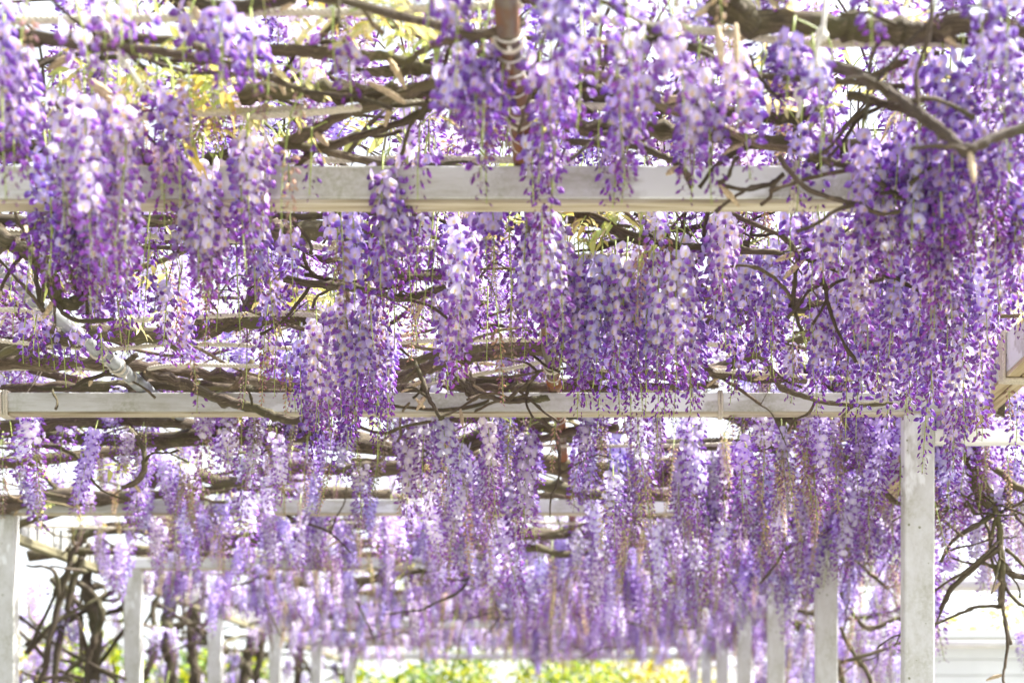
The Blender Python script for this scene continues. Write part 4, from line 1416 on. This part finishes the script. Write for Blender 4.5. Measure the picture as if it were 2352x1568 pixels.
for v in [v for v in VINES if v not in BAYV and v not in LEFTV]:
    for _ in range(rng.choice([1, 2, 3])):
        a = rng.choice(v.pts)
        bud_cone(v, a, R(.025, .055), Vector((R(-1, 1), R(-.5, .5), R(-1, .1))))
for v in BAYV[:3]:
    for _ in range(12):
        bud_cone(v, rng.choice(v.pts), R(.03, .06), Vector((R(-1, 1), R(-.5, .5), R(-1, .1))))
for (x, y, dx, dy, L) in ((1648, 60, .1, -1, .05), (1690, 55, .0, -1, .05), (190, 180, 1, -.5, .05), (205, 195, 1, -.7, .05), (900, 778, 1, .25, .06), (1318, 905, .1, -1, .045), (1490, 610, -.3, -1, .04), (845, 190, 1, -.5, .06), (1100, 835, 1, 0, .04), (1700, 905, 1, -.3, .04)):
    d = depth_at(y, .93)
    p = P(x, y, d)
    v, q, dist = nearest(NEARV, p)
    bud_cone(v, p, L, Vector((dx, -.2, dy)))

# ------------------------------------------------------------------ beyond the pergola
def shrub(x, y, w, h, label, cols, n=4200, leaf=.11):
    t = thing('shrub', label, 'shrub', (x, y, 0), 'shrubs growing beyond the pergola')
    mb = MB()
    for k in range(4):
        a = R(0, 6.28)
        tube(mb, spline([(0.05 * cos(a), 0.05 * sin(a), -.03, .03), (.12 * w * cos(a), .12 * w * sin(a), h * .4, .022), (.3 * w * cos(a), .3 * w * sin(a), h * .8, .008)], 4), 6)
    obj('trunk', mb.mesh('trunk', [M['bark']]), t)
    mb = MB()
    cl = [(R(-.5, .5) * w, R(-.5, .5) * w, h * R(.3, .92), R(.16, .34) * w) for _ in range(16)]
    for k in range(n):
        cx, cy, cz, cr = rng.choice(cl)
        dr = Vector((rng.gauss(0, 1), rng.gauss(0, 1), rng.gauss(0, 1))).normalized()
        c = Vector((cx, cy, cz)) + dr * cr * R(.55, 1.05)
        if c.z < .1:
            continue
        u = Vector((R(-1, 1), R(-1, 1), R(-1, 1))).normalized()
        s = u.orthogonal().normalized()
        q = leaf * R(.6, 1.2)
        colr = rng.choice(cols)
        g = R(.75, 1.2)
        mb.add([c - u * q * .5, c + s * q * .25, c + u * q * .5, c - s * q * .25], [(0, 1, 2, 3)], col=tuple(min(1, z * g) for z in colr))
    obj('foliage', mb.mesh('foliage', [M['shrub']]), t)


YG = [(.50, .47, .02), (.36, .42, .02), (.56, .48, .03)]
GR = [(.16, .24, .03), (.22, .30, .04), (.10, .16, .03)]
shrub(-.8, 13.6, 1.4, 2.62, 'low yellow-green shrub closing the end of the walkway at left', YG + GR[:1], leaf=.08)
shrub(-.05, 13.4, 1.5, 2.95, 'tallest yellow-green shrub at the middle of the walkway end', YG + YG + GR[:2], leaf=.08)
shrub(.8, 13.1, 1.5, 2.85, 'bright yellow shrub at the right of the walkway end', YG, leaf=.08)
shrub(-2.3, 13.8, 1.7, 2.7, 'mixed green shrub far down behind the left trunks', YG + GR)
shrub(-3.6, 9.6, 1.2, 2.45, 'yellow shrub seen between the first two left posts', YG + GR[:1], leaf=.08)
shrub(-4.6, 10.2, 1.4, 2.3, 'low yellow-green shrub at the far left edge', YG + GR)
shrub(-3.5, 11.8, 1.4, 2.5, 'green and yellow shrub behind the stout left trunks', GR + YG)
shrub(3.0, 10.5, 1.3, 2.75, 'pale yellow-green shrub behind the drooping bare vine at right', YG + GR[1:2], leaf=.08)
shrub(2.3, 13.5, 1.3, 2.3, 'yellow shrub low behind the right-hand posts', YG, leaf=.08)

# white boarded shed at the lower right
t = thing('white_shed', 'white boarded shed at the lower right behind the large post', 'shed', (3.6, 8.6, 0))
zb = 0.0
k = 0
while zb < 2.30:
    hb = .105
    mb = MB()
    mb.add([(-1.55, 0, zb), (1.8, 0, zb), (1.8, .012, zb + hb - .003), (-1.55, .012, zb + hb - .003), (-1.55, .05, zb), (1.8, .05, zb), (1.8, .05, zb + hb - .003), (-1.55, .05, zb + hb - .003)],
           [(0, 1, 2, 3), (0, 4, 5, 1), (3, 2, 6, 7), (0, 3, 7, 4), (1, 5, 6, 2), (4, 7, 6, 5)], smooth=False)
    obj('board', mb.mesh('board', [M['white_board']]), t)
    zb += hb
mb = MB()
mb.box((-1.54, .0505, 0), (1.79, 2.5, 2.28))
obj('core_wall', mb.mesh('core_wall', [M['white_board']]), t)
mb = MB()
mb.box((-1.75, -.18, 2.33), (2.0, 2.7, 2.38))
obj('roof', mb.mesh('roof', [M['white_board']]), t)

# white outer rails on the right
for k, (y, h) in enumerate(((5.0, .66), (6.3, .55))):
    mb = MB()
    tube(mb, [(1.2, 0, 0, .02), (4.5, 0, 0, .02)], 12, col=(1, 1, 1))
    mb2 = obj('outer_rail', mb.mesh('outer_rail', [M['white_rail']]), None, (0, y, CAMZ + h))
    tag(mb2, ['white round rail behind the drooping vine, upper of two', 'white round rail behind the drooping vine, lower of two'][k], 'rail', 'white rails outside the right-hand posts')

print('racemes near', NR[0], 'florets', NR[1], 'far', NR[2], 'objects', len(bpy.data.objects))
